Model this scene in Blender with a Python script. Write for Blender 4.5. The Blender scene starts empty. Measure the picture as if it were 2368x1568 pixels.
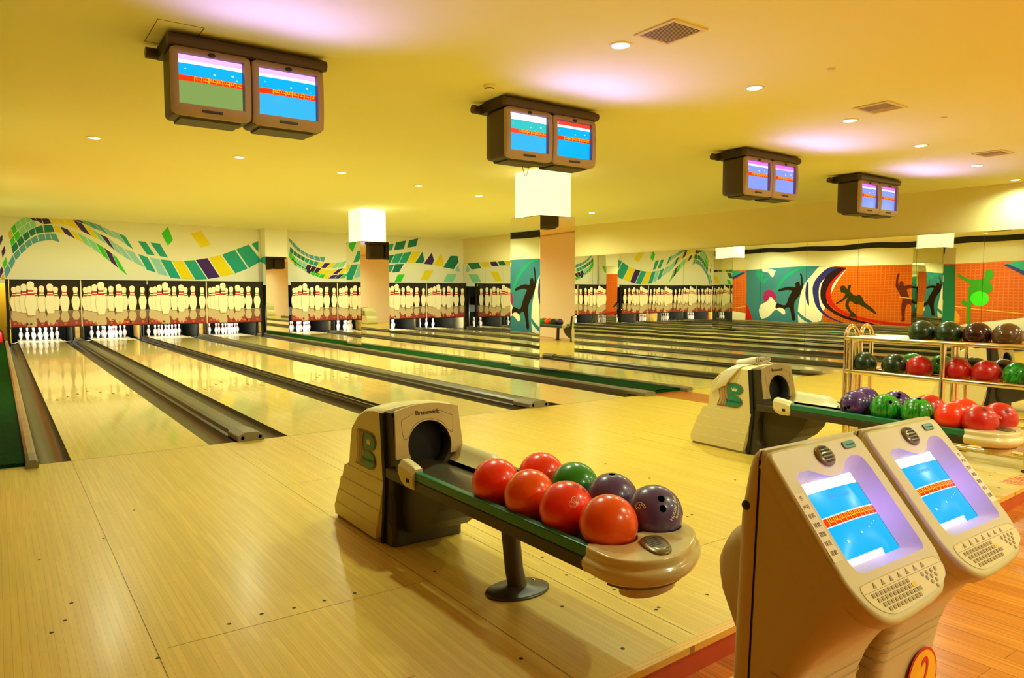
import bpy, bmesh, math, random
from mathutils import Vector, Matrix
random.seed(7)
PI = math.pi
R_ = math.radians
scn = bpy.context.scene
COL = scn.collection

# ---------------------------------------------------------------- camera
FOC = 1675.0; PITCH = math.atan(107/1675.0); YAW = R_(35.4); EYE = Vector((0, 0, 1.4))
cam_d = bpy.data.cameras.new('camera'); cam = bpy.data.objects.new('camera', cam_d); COL.objects.link(cam)
cam.location = EYE; cam.rotation_euler = (PI/2-PITCH, 0, -YAW)
cam_d.sensor_width = 36; cam_d.lens = FOC/2368*36; cam_d.clip_start = .05; cam_d.clip_end = 200
scn.camera = cam
scn.view_settings.view_transform = 'Standard'; scn.view_settings.look = 'None'
scn.view_settings.gamma = 1; scn.view_settings.use_curve_mapping = False
scn.view_settings.exposure = 0.14
cy = scn.cycles
cy.max_bounces = 10; cy.diffuse_bounces = 7; cy.glossy_bounces = 8; cy.transparent_max_bounces = 6
cy.sample_clamp_indirect = 4; cy.sample_clamp_direct = 0; cy.caustics_reflective = False; cy.caustics_refractive = False
cy.use_denoising = True
# ---------------------------------------------------------------- world + lights
w = bpy.data.worlds.new('world'); scn.world = w; w.use_nodes = True
w.node_tree.nodes['Background'].inputs[0].default_value = (1.0, .78, .38, 1)
w.node_tree.nodes['Background'].inputs[1].default_value = .25
LAMP_W = 250.0; LAMP_COL = (.90, 1.0, .62)
CEIL = 3.52
def cz(x, y):      # the ceiling falls a little towards the mirrored side
    return CEIL - .13*max(0, min(1, (x-6)/9))*max(0, min(1, (17.7-y)/12.3))
def light(name, kind, loc, energy, color, target=None, **kw):
    d = bpy.data.lights.new(name, kind); d.energy = energy; d.color = color
    for k, v in kw.items(): setattr(d, k, v)
    o = bpy.data.objects.new(name, d); COL.objects.link(o); o.location = loc
    if target is not None:
        o.rotation_euler = (Vector(target)-Vector(loc)).to_track_quat('-Z', 'Y').to_euler()
    return o
LAMPS = [(1.168,11.521),(3.176,11.839),(5.054,12.309),(6.871,12.85),(8.635,13.384),(10.6,13.9),(12.8,14.4),
         (2.6,4.58),(4.442,4.643),(6.458,4.766),(8.501,4.899),(10.6,5.06),(12.792,5.231),(14.75,5.40),
         (4.6,.2),(8.0,.2),(11.5,.2),(3.0,-2.2),(6.5,-2.2),(10.0,-2.2),(13.2,-2.2)]  # rearmost row is unseen, added to light the front wall and consoles
for x, y in LAMPS:
    light('downlight_beam', 'SPOT', (x, y, cz(x, y)-.03), LAMP_W*(1.25 if y > 10 else .85 if y > 2 else 1.1 if y > -1 else 1.5), LAMP_COL if y > 10 else (.80, 1.0, .60), (x, y, 0), spot_size=R_(165), spot_blend=.9, shadow_soft_size=.07)
# the tubes that light each rack of pins, behind the masking boards
LANES = [.46, 2.28, 3.88, 5.74, 8.27, 10.02, 11.68, 13.44]; LW = 1.09; GW = .235
FOUL = 7.0; DECK0 = 24.95; DECK1 = 26.35; MASKY = 24.0; MIRX = 15.12; LWX = -.2; WALLY = 24.64
for x in LANES:
    light('pin_light', 'AREA', (x+LW/2, 24.22, .62), 60, (1.0, .98, .86), (x+LW/2, 25.7, .1), shape='RECTANGLE', size=1.1, size_y=.08)
TVS = [(1.21, 6.45, 0), (4.50, 6.45, 0), (8.76, 6.6, -.04), (11.98, 6.7, -.08)]
for x, y, dz in TVS:
    for k in (0, 1):
        cx = x+.33+.64*k
        light('screen_glow', 'SPOT', (cx, y-.55, 2.78+dz), 38, (.32, .24, 1.0), (cx, y-1.2, 3.62), spot_size=R_(135), spot_blend=1.0, shadow_soft_size=0.0)
light('passage_lamp', 'POINT', (.05, 25.4, 2.2), 45, (1.0, .9, .5), shadow_soft_size=.05)
# added fill spots without fixtures, brightening the far half of the lanes
for x in (1.4, 4.6, 7.7, 10.4, 13.2):
    for y, e, ty in ((17.0, 255, 17.0), (20.6, 265, 21.0)):
        o = light('hall_fill', 'SPOT', (x, y, cz(x, y)-.02), e, LAMP_COL, (x, ty, 0.4), spot_size=R_(172), spot_blend=.6, shadow_soft_size=0.0); o.visible_glossy = False
for x in (1.94, 2.43):
    o = light('console_glow', 'POINT', (x, 1.012, .835), 1.5, (.24, .17, 1.0), shadow_soft_size=0.0); o.visible_glossy = False

# ---------------------------------------------------------------- helpers
BR = Vector((math.cos(YAW), -math.sin(YAW), 0))
_F = Vector((math.sin(YAW), math.cos(YAW), 0)); _Z = Vector((0, 0, 1))
BF = _F*math.cos(PITCH)-_Z*math.sin(PITCH); BU = _Z*math.cos(PITCH)+_F*math.sin(PITCH)
def on_plane(px, py, p0, n):
    d = BF*FOC + BR*(px-1184) + BU*(784-py); n = Vector(n)
    return EYE + d*((Vector(p0)-EYE).dot(n)/d.dot(n))
def onX(px, py, X): return on_plane(px, py, (X, 0, 0), (1, 0, 0))
def onY(px, py, Y): return on_plane(px, py, (0, Y, 0), (0, 1, 0))
def onZ(px, py, z): return on_plane(px, py, (0, 0, z), (0, 0, 1))

def lin(c): return tuple(((v/255)/12.92 if v/255 <= .04045 else ((v/255+.055)/1.055)**2.4) for v in c)
MATS = {}
def mat(name, rgb, rough=.5, metal=0., spec=.5, emit=None, estr=1., coat=0., noise=0., nscale=8., bump=0., bscale=60., ior=None):
    if name in MATS: return MATS[name]
    m = bpy.data.materials.new(name); m.use_nodes = True; MATS[name] = m
    nt = m.node_tree; b = nt.nodes['Principled BSDF']; c = lin(rgb)+(1,)
    b.inputs['Base Color'].default_value = c; b.inputs['Roughness'].default_value = rough
    b.inputs['Metallic'].default_value = metal; b.inputs['Specular IOR Level'].default_value = spec
    b.inputs['Coat Weight'].default_value = coat; b.inputs['Coat Roughness'].default_value = .08
    if emit is not None:
        b.inputs['Emission Color'].default_value = lin(emit)+(1,); b.inputs['Emission Strength'].default_value = estr
    if noise or bump:
        tc = nt.nodes.new('ShaderNodeTexCoord')
    if noise:
        n = nt.nodes.new('ShaderNodeTexNoise'); n.inputs['Scale'].default_value = nscale; n.inputs['Detail'].default_value = 5
        nt.links.new(tc.outputs['Object'], n.inputs['Vector'])
        r = nt.nodes.new('ShaderNodeValToRGB'); r.color_ramp.elements[0].position = .3; r.color_ramp.elements[1].position = .7
        r.color_ramp.elements[0].color = tuple(v*(1-noise) for v in c[:3])+(1,)
        r.color_ramp.elements[1].color = tuple(min(1, v*(1+noise*.6)) for v in c[:3])+(1,)
        nt.links.new(n.outputs['Fac'], r.inputs[0]); nt.links.new(r.outputs[0], b.inputs['Base Color'])
    if bump:
        n2 = nt.nodes.new('ShaderNodeTexNoise'); n2.inputs['Scale'].default_value = bscale; n2.inputs['Detail'].default_value = 4
        nt.links.new(tc.outputs['Object'], n2.inputs['Vector'])
        bp = nt.nodes.new('ShaderNodeBump'); bp.inputs['Strength'].default_value = bump; bp.inputs['Distance'].default_value = .01
        nt.links.new(n2.outputs['Fac'], bp.inputs['Height']); nt.links.new(bp.outputs[0], b.inputs['Normal'])
    return m
def wood(name, c1, c2, cm, length, width, mortar=.0008, rough=.25, coat=0., grain=.25, along='Y', spec=.5, rbump=0., rough_noise=0.):
    m = bpy.data.materials.new(name); m.use_nodes = True; MATS[name] = m
    nt = m.node_tree; N = nt.nodes; L = nt.links; b = N['Principled BSDF']
    tc = N.new('ShaderNodeTexCoord'); sx = N.new('ShaderNodeSeparateXYZ'); cx = N.new('ShaderNodeCombineXYZ')
    L.new(tc.outputs['Object'], sx.inputs[0])
    a, bb = (('Y', 'X') if along == 'Y' else ('X', 'Y'))
    L.new(sx.outputs[a], cx.inputs['X']); L.new(sx.outputs[bb], cx.inputs['Y'])
    br = N.new('ShaderNodeTexBrick'); br.inputs['Scale'].default_value = 1
    br.inputs['Brick Width'].default_value = length; br.inputs['Row Height'].default_value = width
    br.inputs['Mortar Size'].default_value = mortar; br.inputs['Mortar Smooth'].default_value = .1
    br.inputs['Bias'].default_value = 0; br.offset = .37; br.offset_frequency = 2
    br.inputs['Color1'].default_value = lin(c1)+(1,); br.inputs['Color2'].default_value = lin(c2)+(1,); br.inputs['Mortar'].default_value = lin(cm)+(1,)
    L.new(cx.outputs[0], br.inputs['Vector'])
    mp = N.new('ShaderNodeMapping'); mp.inputs['Scale'].default_value = (1.2, 40, 1) ; L.new(cx.outputs[0], mp.inputs[0])
    no = N.new('ShaderNodeTexNoise'); no.inputs['Scale'].default_value = 1.5; no.inputs['Detail'].default_value = 6; L.new(mp.outputs[0], no.inputs['Vector'])
    mr = N.new('ShaderNodeMapRange'); mr.inputs[1].default_value = .3; mr.inputs[2].default_value = .7; mr.inputs[3].default_value = 1-grain; mr.inputs[4].default_value = 1+grain*.4
    L.new(no.outputs['Fac'], mr.inputs[0])
    mx = N.new('ShaderNodeMix'); mx.data_type = 'RGBA'; mx.blend_type = 'MULTIPLY'; mx.inputs[0].default_value = 1
    L.new(br.outputs['Color'], mx.inputs[6]); L.new(mr.outputs[0], mx.inputs[7]); L.new(mx.outputs[2], b.inputs['Base Color'])
    b.inputs['Roughness'].default_value = rough; b.inputs['Coat Weight'].default_value = coat; b.inputs['Coat Roughness'].default_value = .055 if coat > .6 else .22
    b.inputs['Specular IOR Level'].default_value = spec
    if rbump:
        bn = N.new('ShaderNodeTexNoise'); bn.inputs['Scale'].default_value = 1.6; L.new(tc.outputs['Object'], bn.inputs['Vector'])
        bp = N.new('ShaderNodeBump'); bp.inputs['Strength'].default_value = rbump; bp.inputs['Distance'].default_value = .02
        L.new(bn.outputs['Fac'], bp.inputs['Height']); L.new(bp.outputs[0], b.inputs['Normal']); L.new(bp.outputs[0], b.inputs['Coat Normal'])
    return m

class MB:
    """collects geometry into one mesh"""
    def __init__(s): s.v = []; s.f = []; s.m = []; s.mats = []; s.sm = []
    def mi(s, m):
        if m not in s.mats: s.mats.append(m)
        return s.mats.index(m)
    def poly(s, pts, m, smooth=False):
        b = len(s.v); s.v += [tuple(p) for p in pts]; s.f.append(tuple(range(b, b+len(pts)))); s.m.append(s.mi(m)); s.sm.append(smooth); return s
    def grid(s, rows, m, close_u=False, close_v=False, smooth=True, flip=False):
        b = len(s.v); nr = len(rows); nc = len(rows[0])
        for r in rows: s.v += [tuple(p) for p in r]
        k = s.mi(m)
        for i in range(nr if close_v else nr-1):
            for j in range(nc if close_u else nc-1):
                i2 = (i+1) % nr; j2 = (j+1) % nc
                q = (b+i*nc+j, b+i*nc+j2, b+i2*nc+j2, b+i2*nc+j)
                s.f.append(q[::-1] if flip else q); s.m.append(k); s.sm.append(smooth)
        return s
    def box(s, x0, x1, y0, y1, z0, z1, m, M=None):
        P = [Vector(p) for p in ((x0,y0,z0),(x1,y0,z0),(x1,y1,z0),(x0,y1,z0),(x0,y0,z1),(x1,y0,z1),(x1,y1,z1),(x0,y1,z1))]
        if M: P = [M@p for p in P]
        b = len(s.v); s.v += [tuple(p) for p in P]; k = s.mi(m)
        for q in ((0,3,2,1),(4,5,6,7),(0,1,5,4),(1,2,6,5),(2,3,7,6),(3,0,4,7)):
            s.f.append(tuple(b+i for i in q)); s.m.append(k); s.sm.append(False)
        return s
    def prism(s, prof, axis, a0, a1, m, caps=True, smooth=False):
        """prof: 2D closed polygon in the two other axes (in xyz order)"""
        def P(p, a):
            return {'X': (a, p[0], p[1]), 'Y': (p[0], a, p[1]), 'Z': (p[0], p[1], a)}[axis]
        s.grid([[P(p, a0) for p in prof], [P(p, a1) for p in prof]], m, close_u=True, smooth=smooth)
        if caps:
            s.poly([P(p, a0) for p in prof][::-1], m); s.poly([P(p, a1) for p in prof], m)
        return s
    def lathe(s, prof, m, c=(0, 0, 0), n=24, M=None, smooth=True):
        rows = []
        for r, z in prof:
            row = [Vector((r*math.cos(2*PI*i/n), r*math.sin(2*PI*i/n), z)) for i in range(n)]
            if M: row = [M@p for p in row]
            rows.append([p+Vector(c) for p in row])
        return s.grid(rows, m, close_u=True, smooth=smooth)
    def tube(s, pts, r, m, n=10, caps=True):
        pts = [Vector(p) for p in pts]; rows = []; prev = None
        for i, p in enumerate(pts):
            t = (pts[min(i+1, len(pts)-1)]-pts[max(i-1, 0)]).normalized()
            if prev is None:
                a = Vector((0, 0, 1)) if abs(t.z) < .9 else Vector((1, 0, 0))
                u = t.cross(a).normalized()
            else:
                u = (prev - t*prev.dot(t)).normalized()
            prev = u; v = t.cross(u)
            rows.append([p+(u*math.cos(2*PI*k/n)+v*math.sin(2*PI*k/n))*(r[i] if isinstance(r, (list, tuple)) else r) for k in range(n)])
        s.grid(rows, m, close_u=True)
        if caps: s.poly(rows[0][::-1], m); s.poly(rows[-1], m)
        return s
    def xf(s, fn):
        s.v = [tuple(fn(Vector(p))) for p in s.v]; return s
    def build(s, name, parent=None, bevel=0, seg=2, label=None, fix=True, sub=0, weld=False):
        me = bpy.data.meshes.new(name); me.from_pydata(s.v, [], s.f)
        for m in s.mats: me.materials.append(m)
        me.polygons.foreach_set('material_index', s.m); me.polygons.foreach_set('use_smooth', s.sm)
        if fix or weld:
            bm = bmesh.new(); bm.from_mesh(me)
            if weld: bmesh.ops.remove_doubles(bm, verts=bm.verts, dist=1e-5)
            if fix: bmesh.ops.recalc_face_normals(bm, faces=bm.faces)
            bm.to_mesh(me); bm.free()
        o = bpy.data.objects.new(name, me); COL.objects.link(o)
        if parent: o.parent = parent
        if bevel:
            b = o.modifiers.new('bevel', 'BEVEL'); b.width = bevel; b.segments = seg; b.limit_method = 'ANGLE'; b.angle_limit = R_(35); b.harden_normals = False
        if sub:
            b = o.modifiers.new('sub', 'SUBSURF'); b.levels = sub; b.render_levels = sub
        if label: o['label'] = label
        return o
def thing(name, label, cat, loc=(0,0,0), rz=0, group=None):
    o = bpy.data.objects.new(name, None); COL.objects.link(o); o.location = loc; o.rotation_euler = (0, 0, rz)
    o.empty_display_size = .1
    return tag(o, label, cat, group)
def tag(o, label, cat, group=None):
    o['label'] = label; o['category'] = cat
    if group: o['group'] = group
    return o
def struct(o): o['kind'] = 'structure'; return o
def dup(o, parent=None):
    c = o.copy(); COL.objects.link(c); c.parent = parent
    for ch in o.children: dup(ch, c)
    return c
def rrect(x0, x1, y0, y1, r, n=5):
    pts = []
    for cx, cy_, a in ((x1-r, y0+r, -PI/2), (x1-r, y1-r, 0), (x0+r, y1-r, PI/2), (x0+r, y0+r, PI)):
        for k in range(n+1): pts.append((cx+r*math.cos(a+PI/2*k/n), cy_+r*math.sin(a+PI/2*k/n)))
    return pts
def smoothpoly(P, it=2):
    for _ in range(it):
        Q = []
        for i in range(len(P)):
            a = P[i]; b = P[(i+1) % len(P)]
            Q.append((a[0]*.75+b[0]*.25, a[1]*.75+b[1]*.25)); Q.append((a[0]*.25+b[0]*.75, a[1]*.25+b[1]*.75))
        P = Q
    return P
def textmesh(s, size=1., extrude=0., outline=0., shear=0.):
    c = bpy.data.curves.new('t', 'FONT'); c.body = s; c.size = size; c.align_x = 'CENTER'; c.align_y = 'CENTER'; c.extrude = extrude; c.shear = shear
    c.resolution_u = 3
    if outline: c.fill_mode = 'NONE'; c.bevel_depth = outline; c.bevel_resolution = 0
    o = bpy.data.objects.new('t', c); COL.objects.link(o)
    dg = bpy.context.evaluated_depsgraph_get(); dg.update()
    me = bpy.data.meshes.new_from_object(o.evaluated_get(dg))
    v = [x.co.copy() for x in me.vertices]; f = [tuple(p.vertices) for p in me.polygons]
    bpy.data.objects.remove(o); bpy.data.curves.remove(c); bpy.data.meshes.remove(me)
    return v, f
_tc = {}
def put_text(mb, s, fn, size, m, outline=0., extrude=0., shear=0.):
    """fn maps (x,y,z) text space to 3D"""
    k = (s, size, outline, extrude, shear)
    if k not in _tc: _tc[k] = textmesh(s, size, extrude, outline, shear)
    v, f = _tc[k]; b = len(mb.v); mb.v += [tuple(fn(p)) for p in v]; i = mb.mi(m)
    for q in f: mb.f.append(tuple(b+a for a in q)); mb.m.append(i); mb.sm.append(False)

# ---------------------------------------------------------------- materials
M_approach = wood('approach_maple', (224,189,80), (213,177,67), (178,138,44), 1.1, .0285, mortar=.0006, rough=.38, coat=.25, grain=.12, rbump=.02)
M_lane = wood('lane_maple', (238,212,126), (231,202,112), (192,156,70), 3.0, .027, mortar=.0004, rough=.24, coat=.75, grain=.08, rbump=.03)
M_deck = mat('pin_deck', (250,240,205), .25)
M_lam = wood('laminate', (222,136,42), (198,108,24), (110,48,8), 1.2, .125, mortar=.0012, rough=.25, coat=.4, grain=.35)
M_red_strip = wood('red_wood', (186,92,28), (172,78,20), (110,44,12), 1.5, .06, mortar=.0006, rough=.3, coat=.3, grain=.2)
M_riser = mat('riser_red', (196,72,14), .35, noise=.15)
M_nose = wood('step_nosing', (236,186,70), (226,170,52), (170,110,30), 9, .02, rough=.3, coat=.4, grain=.1, along='X')
M_ceil = mat('ceiling_paint', (244,240,184), .9, spec=.1)
M_wall = mat('wall_paint', (238,232,204), .85, spec=.2)
M_wallg = mat('wall_soffit', (222,208,150), .85, spec=.2)
M_yel = mat('passage_yellow', (255,214,60), .8)
M_green = mat('turf', (10,62,12), .95, spec=.1, noise=.45, nscale=60, bump=1.0, bscale=180)
M_gut = mat('gutter_plastic', (62,54,34), .32, noise=.25, nscale=3, spec=.5)
M_cap = mat('capping_plastic', (84,76,54), .38, noise=.2, nscale=5)
M_capend = mat('cap_end', (120,108,78), .5)
M_dark = mat('dark', (16,14,10), .6)
M_black = mat('black_hole', (4,4,4), .9, spec=0)
M_curtain = mat('pit_curtain', (10,14,12), .9)
M_mirror = mat('mirror_glass', (238,238,222), .0, metal=1.)
nt = M_mirror.node_tree; _b = nt.nodes['Principled BSDF']
_t = nt.nodes.new('ShaderNodeTexCoord'); _n = nt.nodes.new('ShaderNodeTexNoise'); _n.inputs['Scale'].default_value = 1.1; _n.inputs['Detail'].default_value = 0
_p = nt.nodes.new('ShaderNodeBump'); _p.inputs['Strength'].default_value = .10; _p.inputs['Distance'].default_value = .02
nt.links.new(_t.outputs['Object'], _n.inputs['Vector']); nt.links.new(_n.outputs['Fac'], _p.inputs['Height']); nt.links.new(_p.outputs[0], _b.inputs['Normal'])
M_chrome = mat('chrome', (240,226,190), .12, metal=1.)
M_pin = mat('pin_white', (250,248,240), .2, coat=.5)
M_pinred = mat('pin_red', (200,20,20), .3)
M_white = mat('white', (250,245,230), .5)
M_box = mat('lightbox', (255,250,215), .6, emit=(255,250,200), estr=.95)
M_lampe = mat('lamp_disc', (255,255,240), .6, emit=(255,252,230), estr=14)
M_steel = mat('trim_ring', (245,235,200), .4)
M_tube = mat('pin_tube', (255,255,250), .6, emit=(255,255,240), estr=6)
M_beige = mat('kiosk_beige', (208,192,142), .38, spec=.4, bump=.05, bscale=900)
M_beige2 = mat('hood_cream', (214,200,146), .35, spec=.5, bump=.03, bscale=500)
M_bezel = mat('hood_bezel', (184,170,122), .3, metal=.35, spec=.6, noise=.12, nscale=9)
M_hoodk = mat('hood_dark', (58,50,32), .45, spec=.4)
M_gap = mat('hood_gap', (10,9,7), .7)
M_teal = mat('rail_green', (12,112,78), .35)
M_tealb = mat('logo_teal', (10,126,100), .35)
M_tan = mat('logo_tan', (120,98,62), .4)
M_bronze = mat('grille_bronze', (126,108,76), .3, metal=.4)
M_capc = mat('endcap_cream', (220,206,154), .22, coat=.4)
M_tray = mat('tray', (66,58,40), .3)
M_tvf = mat('tv_front', (172,146,108), .45)
M_tvs = mat('tv_side', (62,46,26), .5)
M_tvtube = mat('tv_tube', (70,48,26), .4)
M_slot = mat('slot', (44,38,24), .5)
M_post = mat('post_dark', (58,48,34), .35, spec=.6)
M_frame = mat('mask_frame', (18,16,14), .5)
def E(name, rgb, s=1.): return mat('scr_'+name, (0,0,0), .2, spec=.06, emit=rgb, estr=s)
S_blue = E('blue', (10,168,250), 1.2); S_blue2 = E('blue2', (60,185,240), 1.0); S_white = E('white', (255,250,255), 1.25); S_pink = E('pink', (250,190,240), 1.1)
S_red = E('red', (255,60,10), 1.); S_yel = E('yellow', (255,200,40), 1.1); S_vio = E('violet', (140,160,245), 1.); S_olive = E('olive', (140,170,90), .9); S_ored = E('orange_red', (245,80,40), 1.)
S_glow = mat('scr_edge', (20,10,60), .3, emit=(70,40,235), estr=.9)

# ================================================================ the room
def edgeY(x): return 1.85+.05*(x-2)
APX0 = -5.0
m = MB(); m.prism([(APX0, edgeY(APX0)+.05), (MIRX, edgeY(MIRX)+.05), (MIRX, FOUL), (APX0, FOUL)], 'Z', -.12, 0, M_approach)
fl = struct(m.build('floor'))
# dowel dots on the approach
m = MB()
for px, py in [(150,1435),(120,1463),(165,1395),(605,1420),(680,1406),(750,1389),(530,1443),(365,1522),(820,1372),(1205,1523),(1254,1290),(1310,1330),(1420,1363),(1300,1403),(1517,1410),(1523,1405),(1635,1375),(1640,1465),(1600,1190),(1502,1106),(1590,1195),(1440,1500),(1005,1322),(240,1245),(310,1180),(90,1295),(2290,1100),(2310,1128),(2300,1092),(1700,1110),(1400,1072),(1330,1077)]:
    p = onZ(px, py, 0)
    if p.y < edgeY(p.x)+.1 or p.y > FOUL: continue
    m.poly([(p.x+.009*math.cos(a*PI/5), p.y+.009*math.sin(a*PI/5), .0006) for a in range(10)], M_dark)
m.build('dowel_dots', fl)
m = MB()   # panel seams in the approach
def seam(mm, a, b, w=.003, z=.0005):
    a = Vector(a); b = Vector(b); t = (b-a).normalized(); n = Vector((-t.y, t.x))*w/2
    mm.poly([(a.x-n.x, a.y-n.y, z), (b.x-n.x, b.y-n.y, z), (b.x+n.x, b.y+n.y, z), (a.x+n.x, a.y+n.y, z)], M_dark)
for x in (.46, 1.66, 2.17, 2.28, 5.0, 5.3, 5.74): seam(m, (x, edgeY(x)+.06), (x, FOUL), .002)
seam(m, (APX0, FOUL-.006), (MIRX, FOUL-.006), .006)
for y, x0, x1 in ((3.05, .5, 1.66), (4.9, 2.3, 5.0), (5.2, 1.66, 2.28), (2.6, 2.3, 4.2), (4.4, 5.3, 5.9), (2.3, .3, 1.2)): seam(m, (x0, y), (x1, y), .002)
m.build('board_seams', fl)
m = MB()
chars = '请换球鞋'
for i, c in enumerate(chars):
    o = onZ(2336, 1122, 0)
    put_text(m, c, lambda p, i=i, o=o: Vector((o.x+.10+i*.17+p.x, o.y+p.y, .0012)), .165, mat('floor_red', (225,40,50), .4))
o = m.build('floor_lettering', fl); o['label'] = 'red Chinese lettering on the approach boards'
m = MB(); m.prism([(APX0, edgeY(APX0)), (MIRX, edgeY(MIRX)), (MIRX, edgeY(MIRX)+.05), (APX0, edgeY(APX0)+.05)], 'Z', -.028, .001, M_nose)
nz = struct(m.build('trim_1', bevel=.006))
m = MB(); m.prism([(APX0, edgeY(APX0)+.012), (MIRX, edgeY(MIRX)+.012), (MIRX, edgeY(MIRX)+.05), (APX0, edgeY(APX0)+.05)], 'Z', -.125, -.028, M_riser)
struct(m.build('trim_2'))
LOWZ = -.125
m = MB(); m.box(APX0, MIRX, -4.2, edgeY(MIRX)+.4, LOWZ-.1, LOWZ, M_lam)
struct(m.build('floor'))
m = MB(); m.box(7.30, 7.93, edgeY(7.6)+.05, FOUL, 0, .002, M_red_strip)
struct(m.build('trim_3'))
m = MB(); m.box(-.3, MIRX+.1, FOUL, 30.2, -.24, -.14, M_dark)
struct(m.build('floor'))
# walls
m = MB(); m.box(-.3, MIRX+.3, WALLY, WALLY+.16, 1.66, CEIL+.15, M_wall)
WB = struct(m.build('wall_back'))
m = MB(); m.box(LWX-.2, LWX, 5.5, 30, -.14, CEIL+.1, M_wall)
WL = struct(m.build('wall_left'))
m = MB(); m.box(APX0-.2, LWX-.2, 5.5, 5.7, -.1, CEIL+.1, mat('wall_tan', (140,112,70), .8)); m.box(APX0-.2, APX0, -4.2, 5.5, -.24, CEIL+.1, mat('wall_tan', (140,112,70), .8))
struct(m.build('wall_left_return'))
m = MB(); m.box(MIRX+.02, MIRX+.25, -4.2, 30, -.24, CEIL+.05, M_wallg)
m.box(MIRX-.02, MIRX+.02, -4.2, 4.75, -.12, 3.35, M_wall); WR = struct(m.build('wall_right'))
m = MB(); m.box(APX0-.2, MIRX+.2, -4.4, -4.2, -.24, CEIL+.1, M_wall)
struct(m.build('wall_front'))
m = MB(); m.box(-.3, MIRX+.2, 29.9, 30.1, -.24, 3.6, M_dark); m.box(LWX, .32, 26.2, 26.3, -.1, 2.4, M_yel)
struct(m.build('wall_machine_room'))
m = MB(); m.box(LWX, LWX+.01, WALLY+.17, 26.2, 0, 2.4, M_yel); m.build('yellow_paint', WL)
m = MB(); m.box(-.2, MIRX+.1, WALLY+.16, 30, 2.4, 2.5, M_dark)
struct(m.build('ceiling_machine_room'))
# ceiling
m = MB(); xs = [APX0-.1+i*(MIRX-APX0+.3)/24 for i in range(25)]; ys = [-4.3+i*29.1/30 for i in range(31)]
m.grid([[(x, y, cz(x, y)) for x in xs] for y in ys], M_ceil, flip=True)
m.grid([[(x, y, cz(x, y)+.12) for x in xs] for y in ys], M_ceil)
struct(m.build('ceiling', fix=False))
# dark slot band along the top of the left wall
m = MB(); m.box(LWX, LWX+.015, 5.6, WALLY, 3.30, 3.52, M_dark)
struct(m.build('trim_4'))

# ---------------------------------------------------------------- mural of tiles on the back wall
TC = dict(t=(30,160,140), d=(16,120,100), b=(90,160,175), m=(140,215,170), l=(150,205,200), g=(60,200,50), y=(240,215,30), o=(215,190,60), p=(62,34,110), k=(50,30,80))
def TM(c): return mat('tile_'+c, TC[c], .6)
def A1(x, y): p = onY(x/3.482, 440+y/3.482, WALLY); return Vector((p.x, WALLY-.002, p.z))
def A2(x, y): p = onY(600+x/3.383, 440+y/3.383, WALLY); return Vector((p.x, WALLY-.002, p.z))
def band(mm, A, borders, cols, gap=.10):
    """borders: list of ((x,y) outer, (x,y) inner); colours spread over n tiles"""
    n = len(cols); L = len(borders)-1
    def ev(t):
        s = t*L; i = min(int(s), L-1); f = s-i
        def cr(k, q):
            P = [borders[max(0, min(L, i+d))][k][q] for d in (-1, 0, 1, 2)]
            return .5*((2*P[1])+(-P[0]+P[2])*f+(2*P[0]-5*P[1]+4*P[2]-P[3])*f*f+(-P[0]+3*P[1]-3*P[2]+P[3])*f**3)
        return (cr(0,0), cr(0,1)), (cr(1,0), cr(1,1))
    for k, c in enumerate(cols):
        if c == ' ': continue
        (a, b), (c2, d2) = ev((k+gap/2)/n), ev((k+1-gap/2)/n)
        mm.poly([A(*a), A(*b), A(*d2), A(*c2)], TM(c))
m = MB()
band(m, A1, [((62,350),(80,402)),((100,290),(118,343)),((150,245),(168,300)),((208,216),(222,262)),((262,222),(282,240)),((330,226),(345,272)),((410,228),(440,268)),((480,236),(530,280)),((590,240),(660,330)),((700,290),(770,385)),((790,345),(860,430)),((880,390),(945,500)),((960,450),(1040,560)),((1080,500),(1170,625))],
     'ogmmmkkkyyypymplll')
band(m, A1, [((80,405),(92,455)),((120,350),(134,400)),((172,303),(190,350)),((224,265),(242,312)),((285,245),(292,290))], 'ggmmm')
band(m, A1, [((90,460),(104,512)),((140,400),(160,450)),((195,350),(215,400)),((250,315),(268,360)),((320,285),(330,345)),((412,280),(430,335)),((480,292),(520,350)),((560,320),(625,400)),((640,350),(700,440)),((730,400),(790,500)),((810,445),(870,560)),((890,500),(945,620)),((940,540),(1030,690))],
     'ddddddypymmgpg')
band(m, A1, [((32,650),(48,712)),((65,590),(90,640)),((105,520),(125,568)),((150,470),(170,515)),((196,425),(215,470)),((245,390),(262,435)),((300,362),(312,414)),((360,350),(372,404)),((400,348),(420,402)),((452,350),(482,418))], 'bbbbbbbbb')
band(m, A1, [((590,240),(620,250)),((650,242),(695,275)),((690,248),(740,300)),((750,262),(820,330)),((810,285),(880,365)),((880,320),(955,395)),((950,345),(1020,440)),((1010,370),(1075,478))], 'pgbbllt')
band(m, A1, [((1108,408),(1180,515)),((1175,415),(1250,525))], 't'); band(m, A1, [((1208,420),(1285,530)),((1290,430),(1355,543))], 't')
band(m, A1, [((1110,512),(1180,640)),((1190,540),(1260,664))], 't'); band(m, A1, [((1204,540),(1275,675)),((1285,556),(1355,692))], 'l')
band(m, A1, [((1288,556),(1370,705)),((1380,566),(1460,714)),((1475,569),(1570,721)),((1572,562),(1672,715)),((1675,545),(1775,698)),((1782,520),(1890,672)),((1896,478),(2000,628)),((2005,436),(2110,568))], 'tytpytt', .09)
m.poly([A1(2025,432), A1(2080,408), A1(2080,500)], TM('t'))
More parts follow.
